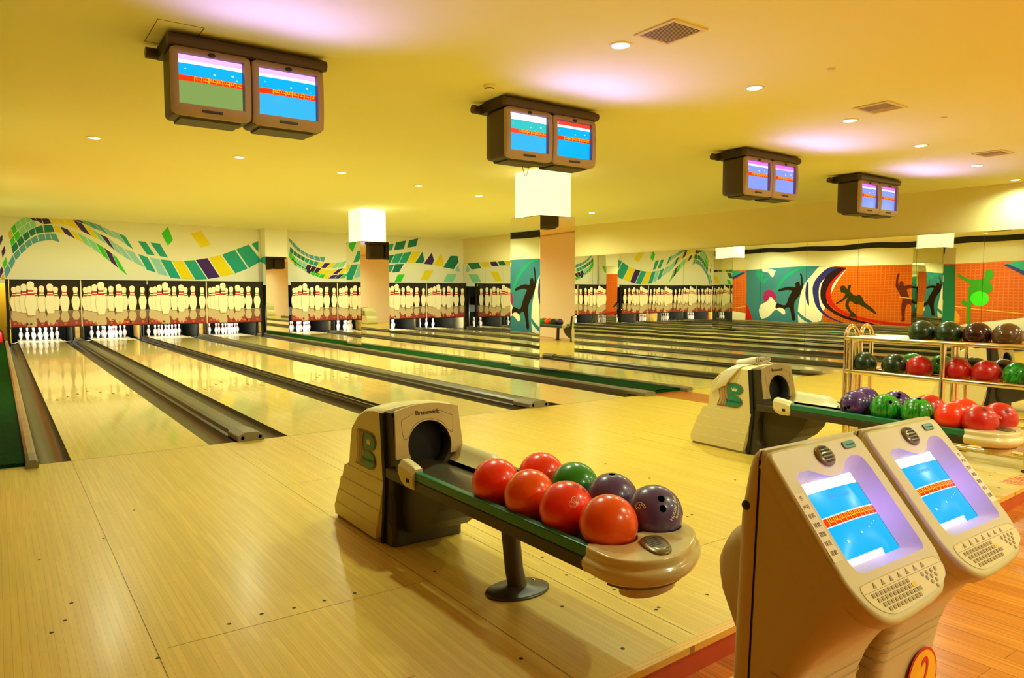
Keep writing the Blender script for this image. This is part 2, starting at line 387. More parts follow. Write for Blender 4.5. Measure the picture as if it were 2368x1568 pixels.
for q, c in [([(1300,350),(1352,293),(1393,400),(1352,447)],'g'),([(1532,348),(1620,330),(1698,438),(1618,462)],'y'),([(0,380),(20,358),(20,400),(0,445)],'k'),([(12,490),(38,443),(45,490),(20,545)],'p'),([(20,590),(48,535),(60,580),(35,638)],'g'),([(0,640),(15,615),(28,650),(0,710)],'p'),([(12,700),(28,672),(40,722),(8,722)],'o')]:
    m.poly([A1(*p) for p in q], TM(c))
# middle stretch of wall
band(m, A2, [((222,370),(235,400)),((255,395),(262,435)),((285,430),(292,468)),((318,460),(325,492)),((350,480),(360,512)),((382,500),(392,530)),((425,512),(432,545)),((470,520),(478,555)),((515,525),(505,560))], 'bbbbbbbb')
band(m, A2, [((240,440),(236,480)),((272,475),(268,505)),((302,495),(298,525)),((335,515),(332,545)),((370,533),(362,562)),((410,548),(398,580)),((450,560),(438,590)),((490,568),(470,600)),((545,572),(505,610)),((590,570),(550,612)),((640,562),(600,608)),((690,550),(655,600))], 'ddddtttypymm')
band(m, A2, [((235,480),(232,520)),((258,500),(252,545)),((282,530),(275,560)),((315,548),(305,585)),((350,565),(340,605)),((390,585),(368,622)),((430,598),(410,635)),((470,608),(440,648)),((512,618),(475,655)),((555,622),(515,662)),((605,620),(560,660)),((655,612),(605,655)),((690,605),(660,648))], 'ggmmmkkkyyypy')
band(m, A2, [((235,525),(240,550)),((262,540),(268,580)),((290,565),(298,600)),((325,590),(332,618)),((370,620),(365,640)),((410,632),(395,655)),((445,645),(430,670)),((480,655),(462,680)),((520,662),(498,690)),((565,665),(535,692)),((620,660),(580,692)),((665,655),(622,692)),((690,648),(670,688))], 'ygmmkgggyppg')
for q, c in [([(1000,425),(1052,418),(1035,470),(985,475)],'t'),([(1068,408),(1145,393),(1130,458),(1053,468)],'d'),([(1170,393),(1242,375),(1225,438),(1155,450)],'d'),
             ([(1010,510),(1055,505),(1020,572),(985,575)],'d'),([(1062,500),(1125,492),(1085,570),(1028,572)],'t'),([(1130,490),(1192,480),(1150,566),(1090,570)],'t'),([(1198,482),(1262,480),(1215,568),(1152,566)],'y'),([(1275,480),(1290,548),(1278,572),(1218,568)],'d'),([(1348,487),(1365,548),(1352,582),(1285,576)],'p'),([(1422,492),(1443,568),(1430,596),(1360,585)],'y'),([(1495,512),(1550,515),(1558,560),(1520,618),(1438,603)],'d'),([(1552,580),(1568,636),(1530,632)],'l'),
             ([(1005,585),(1055,580),(1028,640),(985,640)],'t'),([(1062,578),(1130,576),(1092,640),(1035,645)],'d'),([(1082,660),(1138,658),(1105,718),(1055,720)],'g'),([(1292,630),(1362,626),(1318,705),(1258,704)],'y'),([(1470,652),(1545,655),(1510,722),(1440,716)],'m'),
             ([(700,460),(760,445),(735,505),(680,515)],'t'),([(775,445),(840,430),(815,495),(755,505)],'t'),([(860,430),(920,418),(895,475),(835,485)],'t'),([(700,540),(765,530),(735,590),(680,600)],'t'),([(780,528),(850,518),(820,580),(755,588)],'t'),([(865,515),(935,508),(905,570),(840,578)],'t'),([(700,610),(765,600),(735,650),(690,655)],'l'),([(780,598),(840,590),(810,645),(750,650)],'t'),([(860,588),(930,580),(900,640),(830,645)],'d')]:
    m.poly([A2(*p) for p in q], TM(c))
tm = m.build('tile_mural', WB, label='swooping ribbon of coloured tiles painted on the wall', fix=False)
for p in tm.data.polygons: pass

# ---------------------------------------------------------------- bowlers' mural on the left wall (seen in the mirrors)
VX = 2*MIRX-LWX
_lay = [0]
def Wm(cx, cy_):
    p = onX(1700+cx/3.545, 500+cy_/3.545, VX); return (p.y, p.z)
mural = MB()
def mpoly(P, m_, sm=1, conv=True):
    _lay[0] += 1; x = LWX+.002+_lay[0]*.0004
    Q = [Wm(*p) for p in P] if conv else P
    if sm: Q = smoothpoly(Q, sm)
    Q = [(max(5.7, min(24.6, y)), max(.02, min(2.56, z))) for y, z in Q]
    mural.poly([(x, y, z) for y, z in Q], m_)
def ell(cx, cy_, rx, ry): return [(cx+rx*math.cos(a*PI/10), cy_+ry*math.sin(a*PI/10)) for a in range(20)]
MO = mat('mural_orange', (224,104,18), .7); MBl = mat('mural_blue', (60,130,150), .7)
# orange carries a printed weave of small squares
nt = MO.node_tree; _b = nt.nodes['Principled BSDF']; _t = nt.nodes.new('ShaderNodeTexCoord'); _s = nt.nodes.new('ShaderNodeSeparateXYZ'); _c = nt.nodes.new('ShaderNodeCombineXYZ')
_k = nt.nodes.new('ShaderNodeTexBrick'); _k.offset = 0; _k.inputs['Brick Width'].default_value = .16; _k.inputs['Row Height'].default_value = .11; _k.inputs['Mortar Size'].default_value = .018; _k.inputs['Scale'].default_value = 1
_k.inputs['Color1'].default_value = lin((198,80,10))+(1,); _k.inputs['Color2'].default_value = lin((202,86,12))+(1,); _k.inputs['Mortar'].default_value = lin((216,110,30))+(1,)
nt.links.new(_t.outputs['Object'], _s.inputs[0]); nt.links.new(_s.outputs['Y'], _c.inputs['X']); nt.links.new(_s.outputs['Z'], _c.inputs['Y']); nt.links.new(_c.outputs[0], _k.inputs['Vector']); nt.links.new(_k.outputs['Color'], _b.inputs['Base Color'])
MW = mat('mural_white', (248,240,220), .7); MI = mat('mural_indigo', (44,44,130), .7); MK = mat('mural_black', (30,12,12), .7); MR = mat('mural_red', (205,28,14), .7)
MT = mat('mural_teal', (30,160,130), .7); MG = mat('mural_green', (50,150,10), .7); MG2 = mat('mural_lime', (60,225,20), .7); MD = mat('mural_dkgreen', (40,46,14), .7); MM = mat('mural_maroon', (96,26,8), .7); MP = mat('mural_magenta', (175,30,110), .7); MY = mat('mural_yellow', (240,180,60), .7)
ysplit = Wm(715, 700)[0]
mpoly([(ysplit, 0), (24.62, 0), (24.62, 2.56), (ysplit, 2.56)], MBl, 0, False)
mpoly([(5.7, 0), (ysplit, 0), (ysplit, 2.56), (5.7, 2.56)], MO, 0, False)
mpoly([(160,440),(232,560),(238,440)], MT)
mpoly([(-170,420),(-20,420),(10,560),(60,700),(60,860),(-100,860),(-150,760)], MW)
mpoly([(-180,500),(-115,500),(-95,640),(-20,780),(-20,880),(-110,840),(-180,740)], MR)
mpoly([(-60,500),(-45,500),(-45,600),(0,690),(40,760),(40,880),(-10,840),(-60,740)], MR)
mpoly([(90,700),(30,720),(20,800),(110,900),(160,860)], MR)
mpoly([(230,452),(282,455),(300,490),(318,502),(327,470),(337,440),(232,425)], MW)
mpoly([(232,530),(260,500),(290,500),(260,545),(235,552)], MT)
mpoly(ell(292, 668, 52, 66), MP, 0)
mpoly([(200,740),(275,700),(300,652),(335,700),(350,730),(405,755),(415,790),(395,805),(360,775),(330,760),(300,790),(275,825),(215,850)], MW)
mpoly([(340,628),(355,560),(400,500),(470,450),(540,423),(602,420),(592,432),(520,448),(450,490),(400,540),(370,590),(350,630)], MT)
mpoly([(525,889),(516,790),(522,700),(540,620),(572,550),(612,500),(660,440),(690,415),(930,425),(905,460),(850,520),(800,600),(775,660),(772,700),(740,740),(720,790),(696,889)], MW)
mpoly([(600,520),(578,570),(568,640),(580,700),(600,738),(592,640)], MI)
mpoly([(622,600),(640,540),(680,490),(740,440),(790,418),(930,425),(860,448),(760,495),(700,535),(675,590),(680,680),(700,750),(740,800),(800,840),(930,889),(880,880),(760,838),(680,775),(638,700)], MI)
mpoly([(690,620),(700,560),(740,500),(800,450),(860,425),(940,428),(860,475),(795,530),(755,590),(742,640),(762,720),(830,780),(950,830),(1180,892),(1120,892),(930,848),(800,795),(730,735),(698,685)], mat('mural_plum', (40,8,30), .7))
mpoly([(740,640),(750,590),(790,530),(860,470),(900,440),(930,430),(860,490),(802,550),(780,610),(792,680),(850,750),(960,800),(1100,840),(1300,870),(1500,885),(1500,899),(1250,890),(1050,852),(920,818),(820,762),(760,710)], MR)
mpoly([(515,770),(560,820),(640,870),(620,884),(555,845),(515,800)], MBl)
FIG1 = [(540,468),(552,490),(557,560),(550,595),(532,640),(492,690),(487,730),(492,790),(500,845),(474,852),(466,800),(452,740),(432,737),(405,757),(375,742),(345,745),(335,762),(328,735),(345,706),(365,713),(410,726),(430,700),(443,660),(462,630),(474,607),(420,603),(365,617),(360,604),(400,588),(455,578),(490,586),(502,578),(495,560),(512,540),(532,545),(534,580),(545,555),(543,500),(533,480)]
mpoly(FIG1, MK)
FIG2 = [(863,580),(890,570),(910,578),(930,602),(940,598),(930,580),(945,570),(962,572),(960,592),(948,607),(972,640),(1010,662),(1020,642),(1045,660),(1065,710),(1122,745),(1162,790),(1150,799),(1100,767),(1050,737),(1030,722),(1000,725),(965,690),(945,712),(962,770),(1002,800),(1002,827),(960,822),(948,828),(950,812),(965,805),(940,770),(920,735),(925,700),(945,660),(905,690),(870,705),(835,722),(835,705),(870,692),(900,670),(920,640),(905,625),(880,628),(865,605)]
mpoly(FIG2, MD)
FIG3 = [(1335,463),(1342,482),(1327,530),(1332,575),(1345,570),(1340,550),(1360,538),(1380,552),(1377,585),(1400,580),(1440,573),(1530,585),(1530,600),(1440,600),(1405,607),(1417,650),(1442,690),(1480,720),(1530,755),(1525,772),(1450,737),(1420,712),(1397,740),(1387,800),(1392,862),(1353,857),(1368,843),(1362,780),(1362,720),(1373,690),(1348,650),(1328,615),(1308,590),(1310,540),(1316,490)]
mpoly(FIG3, MM)
mpoly([(1340,668),(1640,684),(1640,690),(1340,674)], MY, 0)
mpoly([(1700,728),(2600,812),(2600,820),(1700,736)], MY, 0)
mpoly([(1640,700),(1740,740),(1840,790),(1840,890),(1640,890)], mat('mural_amber', (238,150,30), .7))
mpoly([(1840,888),(2040,865),(2600,800),(2600,960),(1840,905)], MW)
mpoly([(2170,388),(2600,360),(2600,640),(2430,520),(2290,440)], MI)
mpoly([(2200,380),(2600,360),(2600,600),(2440,480),(2300,415)], MT)
FIG4 = [(1832,462),(1900,500),(1950,520),(2020,517),(2055,500),(2048,460),(2065,438),(2097,430),(2120,455),(2122,500),(2100,518),(2085,540),(2112,560),(2119,590),(2110,620),(2060,640),(1990,690),(1960,700),(1940,730),(1932,800),(1937,890),(1898,890),(1903,800),(1903,742),(1880,730),(1848,710),(1880,680),(1897,700),(1910,705),(1913,640),(1920,592),(1938,567),(1925,547),(1870,512),(1830,482)]
mpoly(FIG4, MG)
mpoly(ell(2015, 676, 80, 62), MG2, 0)
for q in ([(5.8, .1), (7.4, .1), (8.2, 1.2), (7.2, 2.5), (5.8, 2.5)],): mpoly(q, MT, 1, False)
mo = mural.build('bowler_mural', WL, fix=False, label='blue and orange wall painting of bowler silhouettes')

# ---------------------------------------------------------------- mirrored right wall
ys = [4.287*1.4+.868*1.4*k for k in range(-6, 16)]
ys = [y for y in ys if y > 4.6] ; ys = [y for y in ys if y < 24.2]+[24.6]
for i in range(len(ys)-1):
    m = MB(); m.box(MIRX-.008, MIRX+.012, ys[i]+.003, ys[i+1]-.003, .075, 2.55, M_mirror)
    o = m.build('mirror_panel')
    k = (ys[i]+ys[i+1])/2
    NM = ['tall mirror panel on the right wall, outside the picture']*40
    a_ = len(ys)-2-i      # counted from the back corner
    NM2 = ['touching the back corner', 'second from the back corner', 'third from the back corner', 'fourth from the back corner', 'fifth from the back corner', 'sixth from the back corner', 'showing the first reflected pin boards right of the near pillar', 'reflecting the near pillar orange strip', 'reflecting pin board four', 'reflecting pin boards two and three', 'reflecting pin board one', 'reflecting the red corner of the mural', 'reflecting the blue mural with the throwing bowler', 'reflecting the crouching bowler', 'reflecting the maroon bowler', 'behind the left end of the chrome rack, reflecting the green bowler', 'at the right edge of the picture']
    tag(o, 'tall frameless mirror panel '+(NM2[a_] if a_ < len(NM2) else 'beyond the right edge of the picture'), 'mirror', 'mirror panels along the right wall')
m = MB(); m.box(MIRX-.02, MIRX+.02, 5, 24.6, -.13, .07, M_cap); struct(m.build('baseboard_right'))

# ---------------------------------------------------------------- lanes, gutters, cappings, turf
LANELAB = ['leftmost bowling lane, beside the turf at the left edge', 'bowling lane between the wide and the narrow divider, left of the nearest ball return', 'bowling lane just beyond the narrow divider, behind the nearest ball return', 'bowling lane on the near side of the pillar turf strip', 'bowling lane just beyond the pillar turf strip', 'second bowling lane beyond the pillar turf strip', 'third bowling lane beyond the pillar turf strip', 'farthest bowling lane, along the mirrored wall']
num = ['first','second','third','fourth','fifth','sixth','seventh','eighth']
for i, x in enumerate(LANES):
    t = thing('bowling_lane', LANELAB[i], 'bowling lane', (x, FOUL, 0), 0, 'bowling lanes')
    m = MB(); m.box(0, LW, 0, DECK0-FOUL, -.13, 0, M_lane)
    for k in range(7):      # printed arrows
        ax = LW*(k+1)/8; ay = 4.8-.25*abs(k-3)
        m.poly([(ax-.02, ay, .0006), (ax+.02, ay, .0006), (ax, ay+.16, .0006)], M_riser if 0 else mat('arrow', (120,70,30), .4))
    for k in (2, 3, 4, 8, 9, 10):
        ax = LW*k/12; m.poly([(ax+.01*math.cos(a*PI/4), 2.2+.01*math.sin(a*PI/4), .0006) for a in range(8)], mat('arrow', (120,70,30), .4))
    m.build('lane_bed', t)
    m = MB(); m.box(0, LW, DECK0-FOUL, DECK1-FOUL, -.13, .002, M_deck); m.build('pin_deck', t)
    for s in (0, 1):
        gx = -GW if s == 0 else LW
        prof = [(gx+GW/2-GW/2*.96*math.cos(a*PI/12), -.02-.085*math.sin(a*PI/12)) for a in range(13)]
        prof = [(gx+.001, .0), *prof, (gx+GW-.001, .0)] if 0 else [(gx+.002, -.004)]+prof+[(gx+GW-.002, -.004)]
        m = MB(); m.grid([[(p[0], y, p[1]) for p in prof] for y in (.002, DECK0-FOUL+.6)], M_gut)
        m.poly([(p[0], .004, p[1]) for p in prof]+[(gx+GW-.002, .004, -.13), (gx+.002, .004, -.13)], M_dark)
        m.build('gutter', t, fix=False)
def divider(x0, x1, h, label, wide=False, y1=24.9, sc=1.):
    w_ = x1-x0
    t = thing('lane_divider', label, 'lane divider', ((x0+x1)/2, FOUL, 0), 0, 'raised dividers between the lanes')
    m = MB(); a = w_/2
    if wide:
        prof = [(-a+.004, -.13), (-a+.004, .0), (-a+.03, .012), (-a+.035, h*.75), (-a+.075, h), (a-.075, h), (a-.035, h*.75), (a-.03, .012), (a-.004, .0), (a-.004, -.13)]
    else:
        prof = [(-a+.003, -.13), (-a+.003, .012), (-a*.5, h*.6), (-a*.45, h), (a*.45, h), (a*.5, h*.6), (a-.003, .012), (a-.003, -.13)]
    m.prism(prof, 'Y', .30, y1-FOUL, M_cap if wide else M_gut)
    m.build('capping', t)
    m = MB(); e = h+.014
    if wide:
        m.prism([(-a+.01, .001), (-a+.01, e*.6), (-a+.075, e), (a-.075, e), (a-.01, e*.6), (a-.01, .001)], 'Y', -.04, .32, M_capend)
    else:
        m.prism([(-a+.008, .001), (-a+.008, e*.7), (-a*.3, e), (a*.3, e), (a-.008, e*.7), (a-.008, .001)], 'Y', -.05, .32, M_capend)
    c = m.build('end_cap', t, bevel=.008)
    if wide:
        for hx in (-a+.055, a-.045):
            m = MB(); m.lathe([(0, 0), (.016, 0), (.016, .004), (0, .004)], M_black, n=16, M=Matrix.Translation((hx, -.041, .035))@Matrix.Rotation(PI/2, 4, 'X')); m.build('bolt_hole', c)
    return t
R1 = lambda i: LANES[i]+LW+GW
divider(R1(0), LANES[1]-GW, .07, 'wide raised grey ball return cover between lanes one and two, cap with two bolt holes', True)
divider(R1(1), LANES[2]-GW, .055, 'narrow dark capping rail between lanes two and three, end behind the near ball return')
divider(R1(2), LANES[3]-GW, .07, 'wide raised ball return cover between lanes three and four', True)
divider(R1(4), LANES[5]-GW, .07, 'raised ball return cover between lanes five and six', True)
divider(R1(5), LANES[6]-GW, .055, 'narrow dark capping rail between lanes six and seven')
divider(R1(6), LANES[7]-GW, .07, 'raised ball return cover between lanes seven and eight', True)
def rail(x0, x1, label, side, rc=(98,86,60)):
    t = thing('edge_rail', label, 'rail', ((x0+x1)/2, FOUL, 0), 0); a = (x1-x0)/2
    m = MB(); m.prism([(-a, -.13), (-a, .045), (-a*.5, .06), (a*.5, .06), (a, .045), (a, -.13)], 'Y', .2, 17.7, mat('rail_worn%d' % rc[0], rc, .45, noise=.2, nscale=4)); m.build('capping', t)
    m = MB(); m.prism([(-a-.004, .001), (-a-.004, .05), (-a*.5, .066), (a*.5, .066), (a+.004, .05), (a+.004, .001)], 'Y', -.14, .21, M_capend); m.build('end_cap', t, bevel=.008)
rail(.145, .222, 'worn grey wooden rail along the left turf strip', 0, (150,124,84))
rail(7.085, 7.27, 'grey rail on the near side of the turf strip with pillars', 0)
rail(7.925, 8.025, 'grey rail on the far side of the turf strip with pillars', 0)
for x0, x1, l, z in ((-.11, .14, 'strip of green artificial turf along the left wall', .03), (7.275, 7.92, 'strip of green artificial turf under the mirrored pillars', .045)):
    m = MB(); nx, ny = 8, 120; ZZ = lambda: z+random.uniform(-.006, .006)
    m.grid([[(x0+(x1-x0)*i/nx, FOUL+.0+(17.2)*j/ny, ZZ() if 0 < i < nx else z-.006) for i in range(nx+1)] for j in range(ny+1)], M_green, flip=True)
    m.grid([[(x0, FOUL, -.13), (x1, FOUL, -.13)], [(x0, FOUL, z-.006), (x1, FOUL, z-.006)]], M_green)
    o = m.build('turf_strip', fix=False); tag(o, l, 'artificial turf')
m = MB(); m.box(14.77, MIRX-.03, FOUL, 24.9, -.13, .0, M_cap); tag(m.build('edge_board'), 'dark boarding between lane eight and the mirrored wall', 'board')

# ---------------------------------------------------------------- pins
PR = [(.0254,0),(.0286,.01),(.0360,.057),(.0500,.10),(.0572,.125),(.0605,.14),(.0572,.165),(.0490,.20),(.0380,.225),(.0270,.245),(.0240,.262),(.0228,.277),(.0250,.30),(.0300,.32),(.0324,.343),(.0310,.362),(.0240,.375),(.0120,.381),(.0,.382)]
proto = None
ROWN = ['front', 'second', 'third', 'back']; POSN = {0: ['head'], 1: ['left','right'], 2: ['left','middle','right'], 3: ['far left','middle left','middle right','far right']}
for i, x in enumerate(LANES):
    cx = x+LW/2
    for r in range(4):
        for k in range(r+1):
            if proto is None:
                m = MB()
                for a, b in zip(PR[:-1], PR[1:]): pass
                m.lathe(PR, M_pin, n=20); proto = m.build('bowling_pin')
                for z, rr in ((.252, .0262), (.272, .0240)):
                    m = MB(); m.lathe([(rr-.001, z-.0065), (rr+.0014, z-.006), (rr+.0004, z+.006), (rr-.002, z+.0065)], M_pinred, n=20); m.build('neck_stripe', proto)
                o = proto
            else: o = dup(proto)
            o.location = (cx+(k-r/2)*.3048, DECK0+.12+r*.264, .002)
            where = 'head pin' if r == 0 else '%s pin of the %s row' % (POSN[r][k], ROWN[r])
            tag(o, 'white bowling pin, %s on the deck of lane %s' % (where, ['one','two','three','four','five','six','seven','eight'][i]), 'bowling pin', 'racked bowling pins')
# ---------------------------------------------------------------- pinsetter bays
for i, x in enumerate(LANES):
    wl = ['one','two','three','four','five','six','seven','eight'][i]
    t = thing('pinsetter_bay', 'dark pit with side boards behind the pins of lane %s' % wl, 'pinsetter', (x, MASKY, 0), 0, 'pinsetter bays')
    m = MB(); m.box(-.19, LW+.19, 2.75, 2.8, -.1, 2.3, M_curtain); m.build('pit_curtain', t)
    for s in (0, 1):
        x0 = -.232 if s == 0 else LW+.202
        m = MB(); m.box(x0, x0+.03, .75, 2.8, -.1, 1.7, mat('kickback_grey', (38,40,32), .4, noise=.3, nscale=4)); m.build('kickback', t)
    m = MB(); m.box(-.19, LW+.19, 1.4, 1.46, .62, .9, M_dark); m.build('pin_table', t)
    m = MB(); m.tube([(.0, .24, .63), (LW, .24, .63)], .014, M_tube, n=8); m.build('fluorescent_tube', t)
    # hardware at the mouth of the gutters
    m = MB()
    for s in (-.12, LW+.12): m.tube([(s-.11, .82, .0), (s-.06, .80, -.02), (s, .79, -.03), (s+.06, .80, -.02), (s+.11, .82, .0)], .012, mat('grey_metal', (170,170,150), .3, metal=.8), n=6)
    m.build('gutter_lip', t)
for k, (x0, x1) in enumerate([(R1(0), LANES[1]-GW), (R1(1), LANES[2]-GW), (R1(2), LANES[3]-GW), (R1(3)+.02, R1(3)+.28), (R1(4), LANES[5]-GW), (R1(5), LANES[6]-GW), (R1(6), LANES[7]-GW)]):
    w_ = x1-x0; xc = (x0+x1)/2
    t = thing('division_box', 'yellow wooden housing between pinsetters, dark machinery in its open front, %s divider' % ['first','second','third','fourth','fifth','sixth','seventh'][k], 'pinsetter housing', (xc, 24.9, 0), 0, 'housings between the pinsetters')
    m = MB(); hw = max(w_/2, .06)-.005
    m.box(-hw, hw, .02, 1.2, .0, 1.6, mat('housing_wood', (214,178,84), .5, noise=.35, nscale=6)); m.build('case', t)
    m = MB(); m.box(-hw*.8, -hw*.45, -.02, .02, .05, .5, M_dark); m.box(hw*.5, hw*.62, -.03, .02, .0, .45, M_dark); m.box(-hw, hw, -.05, .02, .02, .07, M_dark); m.build('machinery', t)

# ---------------------------------------------------------------- masking boards
MB_X = [(.30, 1.955), (1.985, 3.67), (3.70, 5.335), (5.365, 7.01), (8.02, 9.62), (9.65, 11.36), (11.39, 13.11), (13.14, 14.80)]
PINS = [(112,788,972,31),(280,790,962,27),(147,780,978,34),(443,786,970,33),(190,765,987,38),(330,778,980,35),(515,775,979,38),(608,785,971,33),(398,763,993,42),(243,745,1009,46)]
PSH = [(0,.55),(.03,.62),(.15,.78),(.26,.95),(.36,1.),(.44,.97),(.53,.83),(.60,.64),(.66,.50),(.70,.46),(.75,.45),(.80,.52),(.87,.60),(.93,.60),(.97,.46),(.995,.2),(1,.0)]
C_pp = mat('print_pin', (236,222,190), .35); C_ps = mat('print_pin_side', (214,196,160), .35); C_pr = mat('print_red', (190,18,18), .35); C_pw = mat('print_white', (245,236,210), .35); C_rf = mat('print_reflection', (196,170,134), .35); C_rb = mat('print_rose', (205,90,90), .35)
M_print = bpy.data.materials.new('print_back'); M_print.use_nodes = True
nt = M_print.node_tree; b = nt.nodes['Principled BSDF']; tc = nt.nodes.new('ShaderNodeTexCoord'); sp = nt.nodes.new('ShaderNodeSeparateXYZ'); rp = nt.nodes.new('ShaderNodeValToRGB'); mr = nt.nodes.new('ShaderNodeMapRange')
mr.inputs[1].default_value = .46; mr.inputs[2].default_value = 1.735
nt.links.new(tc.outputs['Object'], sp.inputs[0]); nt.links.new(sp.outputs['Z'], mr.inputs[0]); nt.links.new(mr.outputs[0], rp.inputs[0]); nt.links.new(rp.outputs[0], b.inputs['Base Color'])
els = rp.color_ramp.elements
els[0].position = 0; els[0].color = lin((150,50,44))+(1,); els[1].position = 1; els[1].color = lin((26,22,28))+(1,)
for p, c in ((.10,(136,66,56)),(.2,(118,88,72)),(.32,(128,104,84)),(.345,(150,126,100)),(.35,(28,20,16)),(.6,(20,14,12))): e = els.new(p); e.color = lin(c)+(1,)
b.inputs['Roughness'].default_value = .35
def msk(i, x0, x1):
    t = thing('masking_board', ['leftmost printed pin board, bearing the numeral one', 'second printed pin board from the left, numeral two', 'third printed pin board from the left, numeral three', 'fourth printed pin board, left of the back pillar, numeral four', 'printed pin board right of the back pillar, numeral five', 'printed pin board partly behind the middle pillar, numeral six', 'printed pin board right of the middle pillar, numeral seven', 'farthest printed pin board, touching the mirrored wall, numeral eight'][i], 'pin board', ((x0+x1)/2, MASKY, 0), 0, 'printed boards above the pins')
    W = x1-x0; H = 1.735-.46
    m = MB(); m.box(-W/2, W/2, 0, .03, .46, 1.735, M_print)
    lay = [0]
    def P(x, y): return ((x-80)/570*W-W/2, 1.735-(y-740)/355*H)
    def q(pts, mm):
        lay[0] += 1; m.poly([(p[0], -.0006*lay[0], max(.462, min(1.733, p[1]))) for p in pts], mm)
    for cx, top, bot, hw in PINS:      # mirror images first
        hgt = (bot-top)*.62
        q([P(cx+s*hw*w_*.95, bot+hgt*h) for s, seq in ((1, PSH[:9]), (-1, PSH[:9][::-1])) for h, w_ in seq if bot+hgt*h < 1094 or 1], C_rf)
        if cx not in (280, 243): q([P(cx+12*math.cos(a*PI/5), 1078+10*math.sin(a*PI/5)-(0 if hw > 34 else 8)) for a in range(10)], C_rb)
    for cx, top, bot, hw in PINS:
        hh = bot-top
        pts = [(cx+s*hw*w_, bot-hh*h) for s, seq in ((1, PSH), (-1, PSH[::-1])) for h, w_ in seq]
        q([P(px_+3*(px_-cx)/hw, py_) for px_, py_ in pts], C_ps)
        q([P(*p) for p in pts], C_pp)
        for h0, h1, cc in ((.60, .65, C_pr), (.65, .692, C_pw), (.692, .742, C_pr)):
            q([P(cx+s*hw*w_, bot-hh*h) for s, h, w_ in ((1,h0,.64 if h0 < .62 else .52 if h0 < .66 else .47),(1,h1,.55 if h0 < .62 else .47),(-1,h1,.55 if h0 < .62 else .47),(-1,h0,.64 if h0 < .62 else .52 if h0 < .66 else .47))], cc)
    m.build('printed_sheet', t, fix=False)
    nx, ny = P([365,340,352,346,342,350,350,340][i], 1070)
    m = MB(); put_text(m, str(i+1), lambda p: Vector((nx+p.x, -.052, ny+p.y)), .20, mat('numeral', (170,20,24), .4)); m.build('numeral', t)
    for k in (0, 1):
        lx, lz = P(207+31*k if i == 0 else (190+31*k if i in (2, 4, 6) else 465+31*k), 1073)
        on = i > 0 and k == 0
        m = MB(); m.lathe([(0, -.012), (.022, -.012), (.026, 0), (.026, .01)], mat('lamp_on', (255,90,20), .4, emit=(255,100,30), estr=1.3) if on else mat('lamp_off', (70,40,24), .4), n=14, M=Matrix.Translation((lx, -.05, lz))@Matrix.Rotation(-PI/2, 4, 'X'))
        m.build('indicator_lamp', t)
    m = MB(); m.box(-W/2-.005, W/2+.005, -.012, .04, 1.735, 1.765, M_frame); m.build('frame_rail', t); m = MB(); m.box(-W/2-.005, W/2+.005, .0, .04, .44, .46, M_frame); m.build('frame_rail', t)
    if i in (0, 2, 4, 6):
        m = MB(); m.box(W/2+.0, W/2+.03, -.015, .04, .44, 1.735, mat('trim_cream', (225,205,160), .4)); m.build('joint_strip', t)
for i, (a, b_) in enumerate(MB_X): msk(i, a, b_)
for k, (x, l) in enumerate(((.24, 'black steel post at the left end of the pin boards'), (7.07, 'black steel post right of board four beside the pillar'), (14.86, 'black steel post right of board eight by the mirrors'))):
    t = thing('board_post', l, 'post', (x, MASKY+.02, 0)); m = MB(); m.box(-.035, .035, 0, .07, -.13, 1.77, M_frame); m.build('upright', t)
    m = MB(); m.box(-.05, .05, -.01, .08, .42, .47, M_frame); m.build('bracket', t)

# ---------------------------------------------------------------- pillars
def pillar(x0, x1, y0, y1, zm, ztop, label, glow=True, zb=.046, ra=0, rb=0):
    t = thing('pillar', label, 'pillar', ((x0+x1)/2, (y0+y1)/2, 0), 0, None); a = (x1-x0)/2; b = (y1-y0)/2
    for nm, q in (('mirror_face', (-a, -a+.012, -b+.012, b)), ('mirror_face', (-a, a, -b, -b+.012)), ('mirror_face', (a-.012, a, -b+.012, b)), ('mirror_face', (-a+.012, a-.012, b-.012, b))):
        m = MB(); cxm, cym = (q[0]+q[1])/2, (q[2]+q[3])/2; m.box(q[0]+.001-cxm, q[1]-.001-cxm, q[2]+.001-cym, q[3]-.001-cym, zb, zm, M_mirror); o = m.build(nm, t); o.location = (cxm, cym, 0); o.rotation_euler.z = R_(ra if q[1] < -a+.02 else rb if q[3] < -b+.02 else 0)
    m = MB(); i_ = .055
    if glow: m.box(-a+i_, a-i_, -b+i_, b-i_, zm, ztop+.02, M_box); m.build('light_box', t)
    else: m.box(-a, a, -b, b, zm, ztop+.02, M_wall); m.build('shaft', t)
    m = MB(); m.box(-a+.019, a-.019, -b+.019, b-.019, zb, zm-.002, M_dark); m.box(-a, a, -b, b, zm-.001, zm+.006, M_dark if glow else M_wall); m.build('core', t)
    return t
pillar(7.50, 8.26, 9.73, 10.60, 2.70, cz(7.9, 10.1), 'near square pillar with mirrored faces and glowing cream top', ra=.5, rb=-.6)
pillar(7.44, 8.22, 17.0, 17.9, 2.68, cz(7.9, 17.4), 'middle square pillar with mirrored faces and glowing cream top, lanes beyond', ra=0, rb=-.45)
pillar(7.22, 7.95, 24.08, 24.60, 2.58, 3.52, 'plain topped mirrored pillar against the back wall between boards four and five', False, rb=-.2)

